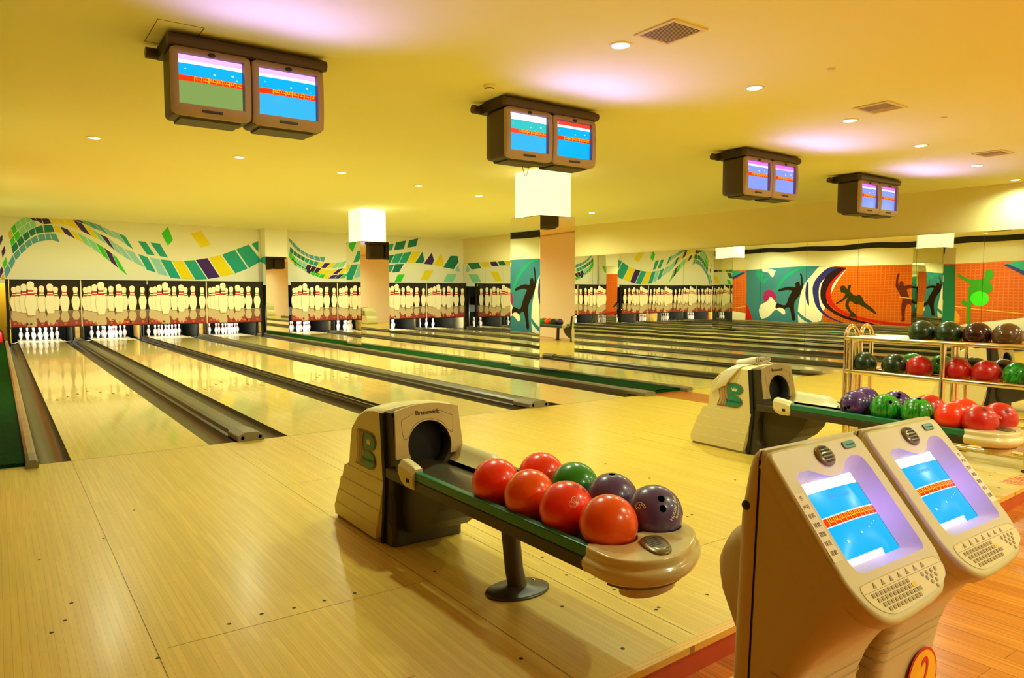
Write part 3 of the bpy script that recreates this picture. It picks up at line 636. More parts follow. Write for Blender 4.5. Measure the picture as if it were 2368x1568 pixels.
# ---------------------------------------------------------------- ceiling fittings
LN = ['leftmost of the far row','second of the far row','third of the far row','fourth of the far row','fifth of the far row, beside the near pillar top','sixth of the far row','last of the far row']
LN2 = ['at the top edge of the picture','nearest and largest, beside the big vent','second of the near row, right of the pillar','third of the near row, below the middle vent','fourth of the near row','fifth of the near row, under the far vent','last of the near row at the right edge']
for i, (x, y) in enumerate(LAMPS):
    if i > 13: lab = 'unseen round recessed ceiling lamp above the seating, outside the picture'
    else: lab = 'round recessed ceiling lamp, '+(LN[i] if i < 7 else LN2[i-7])
    t = thing('downlight', lab, 'ceiling lamp', (x, y, cz(x, y)), 0, 'recessed ceiling lamps')
    m = MB(); m.lathe([(.075, -.002), (.078, -.010), (.095, -.008), (.10, -.001), (.10, .01), (.075, .01)], M_steel, n=24); m.build('trim_ring', t)
    m = MB(); m.lathe([(0, -.012), (.05, -.010), (.074, -.004), (.074, 0)], M_lampe, n=24); m.build('diffuser', t)
def vent(cx, cy_, wx, wy, rz, lab, flush):
    z = cz(cx, cy_)
    t = thing('air_vent', lab, 'air vent', (cx, cy_, z), rz, 'ceiling air vents'); a, b = wx/2, wy/2; F_ = .035
    m = MB()
    for q in ((-a, a, -b, -b+F_), (-a, a, b-F_, b), (-a, -a+F_, -b+F_, b-F_), (a-F_, a, -b+F_, b-F_)): m.box(q[0], q[1], q[2], q[3], -.012, .0, mat('vent_frame', (236,220,170), .5))
    m.build('frame', t, bevel=.003)
    m = MB(); m.box(-a+F_, a-F_, -b+F_, b-F_, -.001, .0, mat('vent_dark', (96,66,28), .8)); m.build('backing', t)
    n = 18
    for k in range(n):
        yy = -b+F_+(wy-2*F_)*(k+.5)/n
        if k == 0: m = MB(); m.box(-a+F_, a-F_, -.0052, .0052, -.0012, .0012, mat('vent_slat', (222,198,140), .5), Matrix.Rotation(R_(12), 4, 'X')); s0 = m.build('slat', t); s = s0
        else: s = dup(s0, t)
        s.location = (0, yy, -.006)
vent(4.555, 4.18, .40, .44, R_(0), 'large square ceiling vent beside the brightest lamp', 0)
vent(8.21, 4.38, .44, .40, 0, 'middle ceiling vent between two lamps', 0)
vent(11.95, 4.68, .44, .40, 0, 'farthest ceiling vent near the right edge', 0)
for x, y, r, l in ((4.194, 6.299, .06, 'white smoke detector above the second pair of monitors'), (12.95, 6.9, .05, 'small white smoke detector beside the farthest monitors')):
    t = thing('smoke_detector', l, 'smoke detector', (x, y, cz(x, y)))
    m = MB(); m.lathe([(0, 0), (r, 0), (r, -.015), (r*.85, -.03), (r*.8, -.032)], M_steel, n=20); m.build('base', t)
    m = MB(); m.lathe([(r*.76, -.032), (r*.76, -.042)], M_dark, n=20); m.lathe([(r*.8, -.042), (r*.7, -.056), (0, -.06)], M_steel, n=20); m.build('sensor_head', t)
for x, y, l in ((6.508, 3.953, 'small round cover plate on the ceiling, nearer one'), (9.224, 4.151, 'small round cover plate on the ceiling, farther one')):
    m = MB(); m.lathe([(0, -.004), (.035, -.004), (.04, 0)], mat('vent_slat', (222,198,140), .5), n=16); o = m.build('cover_plate'); o.location = (x, y, cz(x, y)-.0005); tag(o, l, 'cover plate')
m = MB(); A_ = [(1.10, 6.9), (1.10, 6.29), (1.44, 6.29), (1.44, 6.9)]
for a, b_ in zip(A_, A_[1:]+A_[:1]):
    x0, x1 = sorted((a[0], b_[0])); y0, y1 = sorted((a[1], b_[1])); m.box(x0-.003, x1+.003, y0-.003, y1+.003, CEIL-.002, CEIL+.002, mat('hatch_line', (150,96,30), .8))
tag(m.build('access_hatch'), 'outlined square access hatch in the ceiling above the nearest monitors', 'access hatch')
# fire extinguisher in the yellow passage
t = thing('fire_extinguisher', 'small red fire extinguisher in the yellow passage at the left edge', 'fire extinguisher', (.04, 24.9, 0))
m = MB(); m.lathe([(0, 0), (.06, 0), (.065, .02), (.065, .27), (.045, .31), (.02, .33), (0, .33)], mat('ext_red', (215,30,16), .3), n=18); m.build('cylinder', t)
m = MB(); m.lathe([(.02, .33), (.022, .37), (0, .37)], M_dark, n=10); m.box(-.01, .01, -.09, .01, .37, .385, M_dark); m.box(-.01, .01, -.07, .01, .40, .41, M_dark); m.build('valve_handle', t)
m = MB(); m.tube([(0, -.02, .35), (.05, -.06, .34), (.085, -.06, .22), (.08, -.05, .08)], .01, M_dark, n=8); m.build('hose', t)
m = MB(); m.box(LWX, .28, 24.82, 26.2, -.13, 0, M_green)
tag(m.build('passage_mat'), 'green mat on the floor of the yellow passage', 'mat')

# ================================================================ ball returns
HX = .235
def logo(mb, F_):
    """F_(a,b,h): a across 0..1 (left strips to right lobes), b up 0..1, h out"""
    def P(pts, h, m_): mb.poly([F_(a, b, h) for a, b in pts], m_)
    def wave(x0, b0=0., b1=1.): return [(x0+.05*math.sin(2.2*PI*b-.6)-.05*(1-b), b) for b in [b0+(b1-b0)*k/10 for k in range(11)]]
    back = wave(-.02, -.03, 1.03)+[(.62, 1.03)]+[(.68+.34*math.sin(t*PI/8), .765+.265*math.cos(t*PI/8)) for t in range(0, 9)]+[(.70+.34*math.sin(t*PI/8), .225+.265*math.cos(t*PI/8)) for t in range(0, 9)]+[(.3, -.03)]
    P(back, .004, M_tan)
    for k in range(3):
        L_ = wave(.03+.115*k, .02, .97); R2 = wave(.03+.115*(k+1)-.018, .02, .97)
        P(L_+R2[::-1], .0065, mat('logo_strip%d' % k, (176-14*k, 148-12*k, 100-10*k), .35))
    P([(.40, .98)]+[(.66+.32*math.sin(t*PI/10), .755+.225*math.cos(t*PI/10)) for t in range(11)]+[(.36, .53)], .0065, M_tealb)
    P([(.36, .47)]+[(.68+.32*math.sin(t*PI/10), .235+.225*math.cos(t*PI/10)) for t in range(11)]+[(.33, .01)], .0065, M_tealb)
    P([(.56,.68),(.74,.68),(.78,.84),(.70,.76),(.67,.86),(.63,.76),(.60,.86),(.57,.76),(.51,.84)], .008, mat('logo_gold', (226,200,130), .3))
    put_text(mb, 'Brunswick', lambda p: F_(.66+p.x*1.0, .24+p.y*.9, .0085), .17, M_gap)

def make_return():
    t = thing('ball_return', '', 'ball return')
    def arch(x): return .028*(1-(x/HX)**2)
    prof = [(.08, .0), (.02, .20), (.0, .335), (.012, .50), (.035, .742), (.13, .745), (.25, .728), (.35, .685), (.446, .601), (.475, .48), (.492, .375), (.55, .35), (.60, .265), (.634, .183), (.672, .10), (.672, .05), (.655, .0)]
    m = MB(); xs = [-HX, -HX+.012, -HX+.04, -.12, -.04, .04, .12, HX-.04, HX-.012, HX]
    rows = []
    for i, x in enumerate(xs):
        ins = .010 if i in (0, len(xs)-1) else 0
        rows.append([(x, y+(ins if y < .2 else -ins)*0, z+(arch(x) if z > .59 else 0)-(ins if z > .59 else 0)) for y, z in prof])
    m.grid(rows, M_beige2, close_u=True); m.poly(rows[0], M_beige2); m.poly(rows[-1][::-1], M_beige2)
    hb = m.build('hood_shell', t, bevel=.006)
    # stepped side panels
    for s in (-1, 1):
        m = MB()
        for k, (zt, yb) in enumerate(((.355, .55), (.268, .60), (.183, .634), (.095, .665))):
            x0 = s*(HX-.004); x1 = s*(HX+.006+.006*k)
            ff = lambda z: .01+(.07*(1-z/.335) if z < .335 else 0)
            pts = [(ff(0.02)+.004, .02), (ff(zt), zt-.02*0), (yb, zt), (.672+.002*k, .09 if zt > .1 else zt-.02), (.668, .02)]
            m.prism(pts, 'X', min(x0, x1), max(x0, x1), M_beige2)
        m.build('side_panel', t, bevel=.003)
        m = MB(); m.box(min(s*(HX-.01), s*(HX+.012)), max(s*(HX-.01), s*(HX+.012)), .06, .66, .0, .022, mat('kick_strip', (150,134,96), .5)); m.build('kick_strip', t)
        m = MB()
        if s < 0: F_ = lambda a, b, h: Vector((-HX-h, .345-.245*a+.018*(1-b)*1.0, .395+.205*b))
        else: F_ = lambda a, b, h: Vector((HX+h, .10+.245*a, .395+.205*b))
        logo(m, F_); m.build('side_logo', t, fix=False)
    # dark front housing with round throat
    HR = .132; HZ = .552
    def ring(y, out, inn, mm, m_, y2):
        n = 48
        for k in range(n):
            a0 = 2*PI*k/n; a1 = 2*PI*(k+1)/n
            def rp(a):
                c, s_ = math.cos(a), math.sin(a); x0, x1, z0, z1 = out
                tt = min([(x1/c) if c > 1e-6 else 9, (x0/c) if c < -1e-6 else 9, ((z1-HZ)/s_) if s_ > 1e-6 else 9, ((z0-HZ)/s_) if s_ < -1e-6 else 9])
                return (c*tt, HZ+s_*tt)
            o0, o1 = rp(a0), rp(a1); i0 = (HR*math.cos(a0), HZ+HR*math.sin(a0)); i1 = (HR*math.cos(a1), HZ+HR*math.sin(a1))
            mm.poly([(o0[0], y(o0), o0[1]), (o1[0], y(o1), o1[1]), (i1[0], y(i1), i1[1]), (i0[0], y(i0), i0[1])], m_)
            mm.poly([(i0[0], y(i0), i0[1]), (i1[0], y(i1), i1[1]), (i1[0], y2, i1[1]), (i0[0], y2, i0[1])], M_gap, True)
    tilt = lambda p: -.055-.045*(.757-p[1])/.257
    m = MB(); ring(lambda p: tilt(p)+.012, (-.212, .212, .40, .742), 0, m, M_hoodk, .02)
    outl = [(-.212, .40), (.212, .40), (.212, .742), (-.212, .742)]
    m.grid([[(x, tilt((x, z))+.012, z) for x, z in outl], [(x*1.03, .03, z) for x, z in outl]], M_hoodk, close_u=True, smooth=False)
    m.build('throat_surround', t, weld=True)
    m = MB(); m.lathe([(HR, -.02), (HR*.98, .30), (0, .31)], M_gap, n=32, M=Matrix.Translation((0, 0, HZ))@Matrix.Rotation(-PI/2, 4, 'X'))
    m.poly([(-.09, -.09, .445), (.09, -.09, .445), (.09, .29, .43), (-.09, .29, .43)], mat('throat_floor', (40,36,28), .3)); m.build('throat', t)
    m = MB()
    prof = [(-.075, .0), (-.078, .10), (-.05, .13), (-.035, .30), (-.06, .40), (.03, .40), (.08, .0)]
    rows = []
    for x in (-.222, -.20, 0, .20, .222): rows.append([(x, y+(.022 if abs(x) > .21 and y < 0 else 0), z) for y, z in prof])
    m.grid(rows, M_hoodk, close_u=True, smooth=False); m.poly(rows[0], M_hoodk); m.poly(rows[-1][::-1], M_hoodk)
    m.build('front_base', t, bevel=.01)
    m = MB(); m.prism([(-.04, .395), (-.46, .395), (-.47, .37), (-.43, .28), (-.36, .20), (-.24, .12), (-.05, .07)], 'X', -.15, .15, M_hoodk); m.build('belly', t, bevel=.02, seg=3)
    m = MB(); m.prism([(.03, .0), (.05, .0), (.02, .335), (.055, .735), (.02, .735), (-.012, .335)], 'X', -HX-.002, HX+.002, M_gap); m.build('seam_gasket', t)
    # bezel plate with arched top and throat cut out
    a0 = math.asin((.497-HZ)/HR)
    pts = [(-.213, .497), (-.20, .752)]+[(-.20+.40*k/10, .752+.030*math.sin(PI*k/10)) for k in range(1, 10)]+[(.20, .752), (.213, .497)]+[((HR+.004)*math.cos(a), HZ+(HR+.004)*math.sin(a)) for a in [a0+(PI-2*a0)*k/24 for k in range(25)]]
    m = MB()
    fr = [(x, tilt((x, z))-.004, z) for x, z in pts]; bk = [(x, tilt((x, z))+.010, z) for x, z in pts]
    m.poly(fr, M_bezel); m.poly(bk[::-1], M_bezel); m.grid([fr, bk], M_bezel, close_u=True, smooth=False)
    bz = m.build('bezel', t, bevel=.003, label='worn metallic front plate around the ball hole')
    m = MB()
    pl_ = smoothpoly([(-.165, .735), (.165, .735), (.155, .60), (.12, .625), (.09, .675), (.0, .705), (-.09, .675), (-.13, .60), (-.165, .60)], 1)
    for i in range(len(pl_)):
        a, b = pl_[i], pl_[(i+1) % len(pl_)]
        m.tube([(a[0], tilt(a)-.0045, a[1]), (b[0], tilt(b)-.0045, b[1])], .0012, M_tan, n=4, caps=False)
    m.build('panel_outline', bz)
    m = MB(); put_text(m, 'Brunswick', lambda p: Vector((p.x, tilt((0, .738+p.y))-.007-p.z, .738-.005+p.y)), .036, mat('badge_bronze', (96,74,44), .3), extrude=.002); m.build('lettering', bz)
    # rack: two rails, tray, brackets
    Y1 = -1.73
    for s in (-1, 1):
        x0, x1 = (.205, .238) if s > 0 else (-.252, -.215)
        m = MB(); m.box(x0, x1, Y1, -.24, .448, .492, M_teal); m.build('green_rail', t, bevel=.006)
        m = MB(); m.prism([(x0, .395), (x1-.004 if s > 0 else x1, .395), (x1, .448), (x0, .448)], 'Y', Y1, -.05, M_hoodk); m.build('rail_beam', t, bevel=.006)
    m = MB(); n = 12
    m.grid([[(-.205+.41*i/n, y, .434-.022*math.cos(2*PI*(i/n))*1.0) for i in range(n+1)] for y in (-.02, Y1-.05)], M_tray)
    m.grid([[(-.205+.41*i/n, y, .40) for i in range(n+1)] for y in (-.02, Y1-.05)], M_tray)
    m.build('tray', t, fix=False)
    m = MB()   # left bracket: shell clipped on the rail start
    rows = []
    for y, h0, h1 in ((-.385, .40, .505), (-.36, .395, .515), (-.28, .395, .528), (-.24, .41, .532), (-.225, .43, .525)):
        rows.append([(-.205, y, h1), (-.245, y, h1), (-.264, y, h1-.03), (-.264, y, h0+.03), (-.252, y, h0), (-.205, y, h0)])
    m.grid(rows, M_beige2, close_u=True, smooth=False); m.poly(rows[0], M_beige2); m.poly(rows[-1][::-1], M_beige2)
    br_ = m.build('rail_bracket', t, bevel=.006)
    m = MB(); m.box(-.267, -.262, -.345, -.315, .43, .45, M_gap); m.build('bracket_slot', br_)
    m = MB(); rows = []   # right guard arm
    for k in range(13):
        y = -.05-.50*k/12; h = .535-.01*k/12-(.06*max(0, k-9)/3)
        rows.append([(.12, y, .455), (.15, y, .475), (.175, y, h-.025), (.20, y, h), (.225, y, h), (.238, y, h-.02), (.245, y, .455), (.243, y, .43)])
    m.grid(rows, M_beige2); m.poly(rows[0], M_beige2); m.poly(rows[-1][::-1], M_beige2); m.build('guard_arm', t, fix=True)
    # pedestal
    m = MB(); m.tube([(.01, -.915, .018), (.0, -.90, .10), (-.015, -.87, .40)], [.046, .044, .043], M_post, n=24); m.build('pedestal_post', t)
    m = MB(); m.lathe([(0, 0), (.165, 0), (.165, .006), (.15, .012), (.07, .020), (.048, .035), (0, .035)], M_post, n=40, M=Matrix.Translation((.01, -.915, 0))@Matrix.Diagonal((1, .72, 1, 1)))
    pf = m.build('pedestal_foot', t)
    m = MB(); m.lathe([(0, .018), (.009, .017), (.010, .008)], M_chrome, n=12, M=Matrix.Translation((.125, -.885, 0))); m.build('foot_screw', pf)
    m = MB(); m.box(-.10, .10, -.95, -.80, .385, .398, M_hoodk); m.build('mounting_plate', t)
    # end cap
    CO = [(-.262,-1.715),(-.272,-1.80),(-.262,-1.865),(-.222,-1.918),(-.16,-1.95),(-.077,-1.957),(.025,-1.927),(.132,-1.863),(.20,-1.79),(.226,-1.715)]
    def outer(k, g=0., n=28):
        s_ = k/n*(len(CO)-1); i_ = min(int(s_), len(CO)-2); f = s_-i_; q = [CO[max(0, min(len(CO)-1, i_+d))] for d in (-1, 0, 1, 2)]
        P = [.5*(2*q[1][c]+(q[2][c]-q[0][c])*f+(2*q[0][c]-5*q[1][c]+4*q[2][c]-q[3][c])*f*f+(3*q[1][c]-q[0][c]-3*q[2][c]+q[3][c])*f**3) for c in (0, 1)]
        c0 = Vector((-.02, -1.72)); d = (Vector(P)-c0).normalized(); return (P[0]+d.x*g, P[1]+d.y*g)
    n = 28
    top = [outer(k) for k in range(n+1)]
    inner = [(.213, -1.70)]
    for cx_ in (.113, -.123):
        for k in range(13):
            a = -(PI*.12)-(PI*.76)*k/12; inner.append((cx_+.106*math.cos(a), -1.680+.106*math.sin(a)))
    inner.append((-.245, -1.70))
    m = MB()
    m.poly([(x, y, .500) for x, y in top]+[(x, y, .500) for x, y in inner[::-1]][::1], M_capc) if 0 else None
    m.poly([(x, y, .500) for x, y in top]+[(x, y, .500) for x, y in inner], M_capc)
    def L_(g, z): return [(*outer(k, g), z) for k in range(n+1)]
    m.grid([L_(0, .500), L_(.006, .496), L_(.008, .485), L_(.006, .472), L_(.008, .466), L_(.018, .462), L_(.026, .452), L_(.026, .436), L_(.018, .418), L_(.0, .405), L_(-.05, .400)], M_capc)
    m.grid([[(x, y, .500) for x, y in inner], [(x, y, .44) for x, y in inner]], M_capc)
    m.poly(L_(-.05, .400)[::-1], M_capc)
    for z_ in ((.500, .40),): m.poly([(*outer(0), .5), (-.245, -1.70, .5), (-.245, -1.70, .41), (outer(0, .018)[0], outer(0, .018)[1], .418)], M_capc); m.poly([(*outer(n), .5), (.213, -1.70, .5), (.213, -1.70, .41), (outer(n, .018)[0], outer(n, .018)[1], .418)], M_capc)
    ec = m.build('end_cap', t, weld=True, fix=True)
    m = MB(); m.prism([(*outer(k, -.012),) for k in range(4, n+1-2)], 'Z', .392, .402, M_tan); m.prism(smoothpoly([(-.215, -1.80), (-.21, -1.89), (-.12, -1.922), (-.0, -1.90), (.06, -1.83), (.0, -1.75)], 2), 'Z', .352, .393, M_capc); m.build('cap_underside', t)
    GP = smoothpoly([(-.100, -1.785), (-.02, -1.762), (.028, -1.79), (.0, -1.86), (-.045, -1.925), (-.10, -1.955), (-.146, -1.925)], 2); gc = Vector((-.055, -1.86))
    m = MB(); gp = [(gc.x+(x-gc.x)*.92, gc.y+(y-gc.y)*.92) for x, y in GP]
    def gs(f, z): return [(gc.x+(x-gc.x)*f, gc.y+(y-gc.y)*f, z) for x, y in gp]
    m.grid([gs(1, .497), gs(1, .503), gs(.95, .508), gs(.6, .512)], M_bronze, close_u=True); m.poly(gs(.6, .512), M_bronze)
    gr = m.build('hand_dryer_grille', t)
    m = MB()
    for k in range(5):
        y0 = -1.815-.0145*k; xa = -.085-.006*k
        m.poly([(xa, y0, .5125), (xa+.062, y0+.004, .5125), (xa+.062, y0-.003, .5125), (xa, y0-.007, .5125)], M_gap)
    m.build('grille_slots', gr, fix=False)
    G = Matrix.Translation((-.068, -1.905, .4965)); G = G@Matrix.Translation((-.045+.0, -.006, 0))@Matrix.Translation((.045, .006, 0))@Matrix.Translation((-.0, 0, 0))
    m = MB(); m.lathe([(0, .0150), (.013, .0145), (.0145, .010)], mat('button_green', (70,120,70), .3), n=16, M=G); m.build('button', gr)
    return t
ret = make_return()
RET = [((1.945, 3.62, 0), 0, 'nearest ball return with red and purple balls, dark throat and cream end cap'),
       ((5.50, 3.83, 0), R_(-2), 'second ball return with a folded white towel draped over its hood'),
       ((9.865, 3.70, 0), 0, 'third ball return, partly hidden behind the chrome ball rack'),
       ((13.27, 3.70, 0), 0, 'ball return seen only as reflection in the near pillar')]
RT = []
for i, (l, r, lb) in enumerate(RET):
    o = ret if i == 0 else dup(ret)
    o.location = l; o.rotation_euler.z = r; tag(o, lb, 'ball return', 'ball returns on the approach'); RT.append(o)

# ================================================================ bowling balls
BRAD = .109
def marble(name, c1, c2, sc=3., rough=.22):
    if name in MATS: return MATS[name]
    m_ = mat(name, c1, rough, coat=.3); nt = m_.node_tree; b = nt.nodes['Principled BSDF']
    tc = nt.nodes.new('ShaderNodeTexCoord'); mp = nt.nodes.new('ShaderNodeMapping'); mp.inputs['Scale'].default_value = (8, 8, 2.2)
    n = nt.nodes.new('ShaderNodeTexNoise'); n.inputs['Scale'].default_value = sc; n.inputs['Detail'].default_value = 4; n.inputs['Distortion'].default_value = 2.2
    r = nt.nodes.new('ShaderNodeValToRGB'); r.color_ramp.elements[0].position = .38; r.color_ramp.elements[1].position = .62
    r.color_ramp.elements[0].color = lin(c1)+(1,); r.color_ramp.elements[1].color = lin(c2)+(1,)
    nt.links.new(tc.outputs['Object'], mp.inputs[0]); nt.links.new(mp.outputs[0], n.inputs['Vector']); nt.links.new(n.outputs['Fac'], r.inputs[0]); nt.links.new(r.outputs[0], b.inputs['Base Color'])
    return m_
BC = {'red': mat('ball_red', (255,50,20), .28, coat=.25, noise=.10, nscale=14), 'orange': mat('ball_orange', (250,84,6), .25, coat=.25, noise=.12, nscale=14), 'deepred': mat('ball_deepred', (200,28,22), .3, coat=.2, noise=.15, nscale=10),
      'green': mat('ball_green', (22,140,36), .26, coat=.3, noise=.3, nscale=10), 'purple': mat('ball_purple', (88,64,120), .3, coat=.25, noise=.15, nscale=12), 'violet': marble('ball_violet', (88,54,130), (62,34,100)),
      'gmarble': marble('ball_gmarble', (44,170,44), (12,96,26)), 'dkgreen': marble('ball_dkgreen', (30,66,28), (12,30,14), rough=.3), 'plum': mat('ball_plum', (54,18,18), .18, coat=.5), 'brown': mat('ball_brown', (92,62,34), .22, coat=.4), 'black': mat('ball_black', (26,24,22), .18, coat=.5)}
_bm = {}
def ball(p, col, label, holes=(), text=None, group='bowling balls', rot=(0,0,0), holecol=None):
    """holes: offsets (right, up) in ball radii as the eye sees them; text: (string, right, up, size, turn)"""
    p = Vector(p)
    if col not in _bm:
        m = MB(); n = 40; m.lathe([(BRAD*math.sin(PI*k/24), -BRAD*math.cos(PI*k/24)) for k in range(25)], BC[col], n=n); o = m.build('bowling_ball', weld=True); _bm[col] = o.data
    else: o = bpy.data.objects.new('bowling_ball', _bm[col]); COL.objects.link(o)
    o.location = p; o.rotation_euler = rot if not (holes or text) else (0, 0, 0)
    tag(o, label, 'bowling ball', group)
    to = (EYE-p).normalized(); rt = Vector((0, 0, 1)).cross(to).normalized(); up = to.cross(rt)
    def dirn(a, b): return (rt*a+up*b+to*math.sqrt(max(.02, 1-a*a-b*b))).normalized()
    for a, b in holes:
        d = dirn(a, b); u = d.orthogonal().normalized(); v = d.cross(u); m = MB(); hr = .125
        m.grid([[(d*math.cos(h_)+(u*math.cos(k*PI/10)+v*math.sin(k*PI/10))*math.sin(h_)).normalized()*BRAD*1.003 for k in range(20)] for h_ in (hr, hr*.6, hr*.05)], holecol or M_black, close_u=True)
        m.build('finger_hole', o, fix=False)
    if text:
        s, a, b, sz, turn = text; d = dirn(a, b); u = (rt-d*rt.dot(d)).normalized(); v = d.cross(u)
        u2 = u*math.cos(turn)+v*math.sin(turn); v2 = d.cross(u2); m = MB()
        put_text(m, s, lambda q: (d+u2*(q.x/BRAD)+v2*(q.y/BRAD)).normalized()*(BRAD*1.010+q.z), sz, mat('ball_print', (240,228,190), .5), outline=.0009 if len(s) < 3 else 0.)
        m.build('ball_number' if len(s) < 3 else 'ball_lettering', o, fix=False)
    return o
BZ = .434+.109
G1 = 'balls on the nearest return'; G2 = 'balls on the second return'; G3 = 'balls on the chrome rack'; G4 = 'balls on the far return'
dkr = mat('hole_red', (170,14,14), .6)
ball((1.812, 2.675, BZ), 'red', 'red bowling ball nearest the throat, left row of the nearest return', group=G1)
ball((1.815, 2.425, BZ), 'orange', 'orange-red bowling ball second from the throat, left row of nearest return', group=G1)
ball((1.818, 2.185, BZ), 'red', 'bright red bowling ball printed with a figure eight and two holes', [(.36,.80),(.64,.66)], ('8', .25, .20, .066, R_(-24)), G1, holecol=dkr)
ball((1.822, 1.945, BZ), 'orange', 'plain orange-red bowling ball at the cap end of the nearest return', group=G1)
ball((2.055, 2.655, BZ), 'red', 'red bowling ball in the back row of the nearest return', group=G1)
ball((2.055, 2.415, BZ), 'green', 'plain green bowling ball in the back row of the nearest return', group=G1)
ball((2.055, 2.175, BZ), 'purple', 'purple bowling ball between the green one and the numbered purple one', [(.0,.93)], group=G1)
o = ball((2.058, 1.940, BZ), 'purple', 'purple bowling ball with number and white lettering beside the end cap', [(.24,.50),(.30,.17),(.985,.10)], ('9', -.45, .22, .064, R_(82)), G1)
def extra_text(o, s, a, b, sz, turn):
    p = o.location; to = (EYE-p).normalized(); rt = Vector((0, 0, 1)).cross(to).normalized(); up = to.cross(rt)
    d = (rt*a+up*b+to*math.sqrt(max(.02, 1-a*a-b*b))).normalized(); u = (rt-d*rt.dot(d)).normalized(); v = d.cross(u); u2 = u*math.cos(turn)+v*math.sin(turn); v2 = d.cross(u2); m = MB()
    put_text(m, s, lambda q: (d+u2*(q.x/BRAD)+v2*(q.y/BRAD)).normalized()*(BRAD*1.010), sz, mat('ball_print', (240,228,190), .5)); m.build('ball_lettering', o, fix=False)
extra_text(o, 'House ball', .70, .22, .026, R_(82)); extra_text(o, 'Brunswick', .82, .17, .018, R_(82))
def r2(x, y): v = Matrix.Rotation(RET[1][1], 3, 'Z')@Vector((x, y, 0)); return (RET[1][0][0]+v.x, RET[1][0][1]+v.y, BZ)
for x, y, c, l, h, tx in ((-.118, -.86, 'violet', 'violet bowling ball nearest the towel-draped hood, holes low on its side', [(-.62,-.30),(-.42,-.22)], ('10', -.60, .55, .035, R_(60))),
                          (-.118, -1.10, 'gmarble', 'green marbled bowling ball left of the one printed with a number', [(.25,.45)], None),
                          (-.118, -1.33, 'gmarble', 'green marbled bowling ball printed with a two-digit number', [(.05,.92)], ('11', -.28, .42, .062, R_(-8))),
                          (-.118, -1.565, 'red', 'bright red bowling ball right of the green numbered ball', [], None),
                          (-.118, -1.80+.06, 'deepred', 'dark red bowling ball at the cap end of the second return', [(.20,.72)], ('House', -.05, .93, .022, R_(-10))),
                          (.118, -.80, 'violet', 'violet bowling ball half hidden in the back row near the hood', [], None),
                          (.118, -1.05, 'violet', 'violet bowling ball with white mark between two green balls', [(.1,.55),(.16,.75)], ('5', -.45, .62, .03, R_(20))),
                          (.118, -1.29, 'deepred', 'dark red bowling ball behind the green numbered ball', [], None),
                          (.118, -1.53, 'red', 'bright red bowling ball in the back row of the second return', [], None),
                          (.118, -1.76, 'deepred', 'dark red bowling ball with a hole, back row beside the cap', [(.35,.45)], ('Brunswick', -.2, .25, .022, R_(-40)))):
    ball(r2(x, y), c, l, h, tx, G2, holecol=mat('hole_dred', (90,10,8), .6) if 'red' in c else None)
for k, (y, c, c2) in enumerate(((2.66, 'black', 'violet'), (2.42, 'red', 'green'), (2.18, 'green', 'red'), (1.94, 'deepred', 'orange'))):
    if k < 4:
        for s, cc in ((-.12, c), (.12, c2)):
            ball((13.27+s, y+.06, BZ), cc, '%s bowling ball on the far return, %s row, %s from the throat' % ({'black':'black','violet':'violet','red':'red','green':'green','deepred':'dark red','orange':'orange-red'}[cc], 'left' if s < 0 else 'right', ['first','second','third','fourth'][k]), group=G4)

# ================================================================ towel on the second hood
t = thing('towel', 'white towel rolled and draped over the hood of the second ball return', 'towel', RET[1][0], RET[1][1])
M_tow = mat('towel_white', (244,232,206), .95, spec=.05, bump=.8, bscale=420)
def hoodtop(y): 
    P_ = [(.035,.742),(.13,.745),(.25,.728),(.35,.685),(.446,.601),(.475,.48),(.492,.375)]
    for a, b in zip(P_[:-1], P_[1:]):
        if y <= b[0]: return a[1]+(b[1]-a[1])*(y-a[0])/(b[0]-a[0])
    return .4
rows = []; N = 46
for j in range(13):      # across the strip width (y), running over the hood in x and down its left side
    v = j/12; row = []
    for i in range(N+1):
        s = i/N
        y = .10+.17*v+.10*s*s+.010*math.sin(9*s+3*v)
        if s < .62:
            x = .17-.405*(s/.62); z = hoodtop(y)+.028*(1-(x/.235)**2)+.010
        else:
            q = (s-.62)/.38; x = -.235-.014-.012*math.sin(q*PI); z = hoodtop(y)+.006-.165*q-.03*q*v
            y += .08*q
        z += .004*math.sin(14*v+5*s)+.003*math.sin(23*s+4*v)
        row.append((x, y, z))
    rows.append(row)
m = MB(); m.grid(rows, M_tow); o = m.build('draped_end', t, fix=False)
so = o.modifiers.new('solid', 'SOLIDIFY'); so.thickness = .012; so.offset = 1; o.modifiers.new('sub', 'SUBSURF').render_levels = 1
rows = []     # flattened roll, its open end towards the front
for j in range(13):
    v = j/12; y = .075+.19*v; row = []
    for i in range(84):
        a = 2*PI*i/26; rr = (.008+.0098*(a/(2*PI)))*(1+.05*math.sin(3*a+5*v))
        x = -.02+rr*3.0*math.cos(a)-.01*v; z = .800+rr*.95*math.sin(a)+.004*math.sin(6*v+1)-.03*v*v
        row.append((x, y+.004*math.sin(a), z+.006*math.cos(2*a+1)))
    rows.append(row)
m = MB(); m.grid(rows, M_tow); o = m.build('rolled_part', t, fix=False)
so = o.modifiers.new('solid', 'SOLIDIFY'); so.thickness = .0085; so.offset = 0

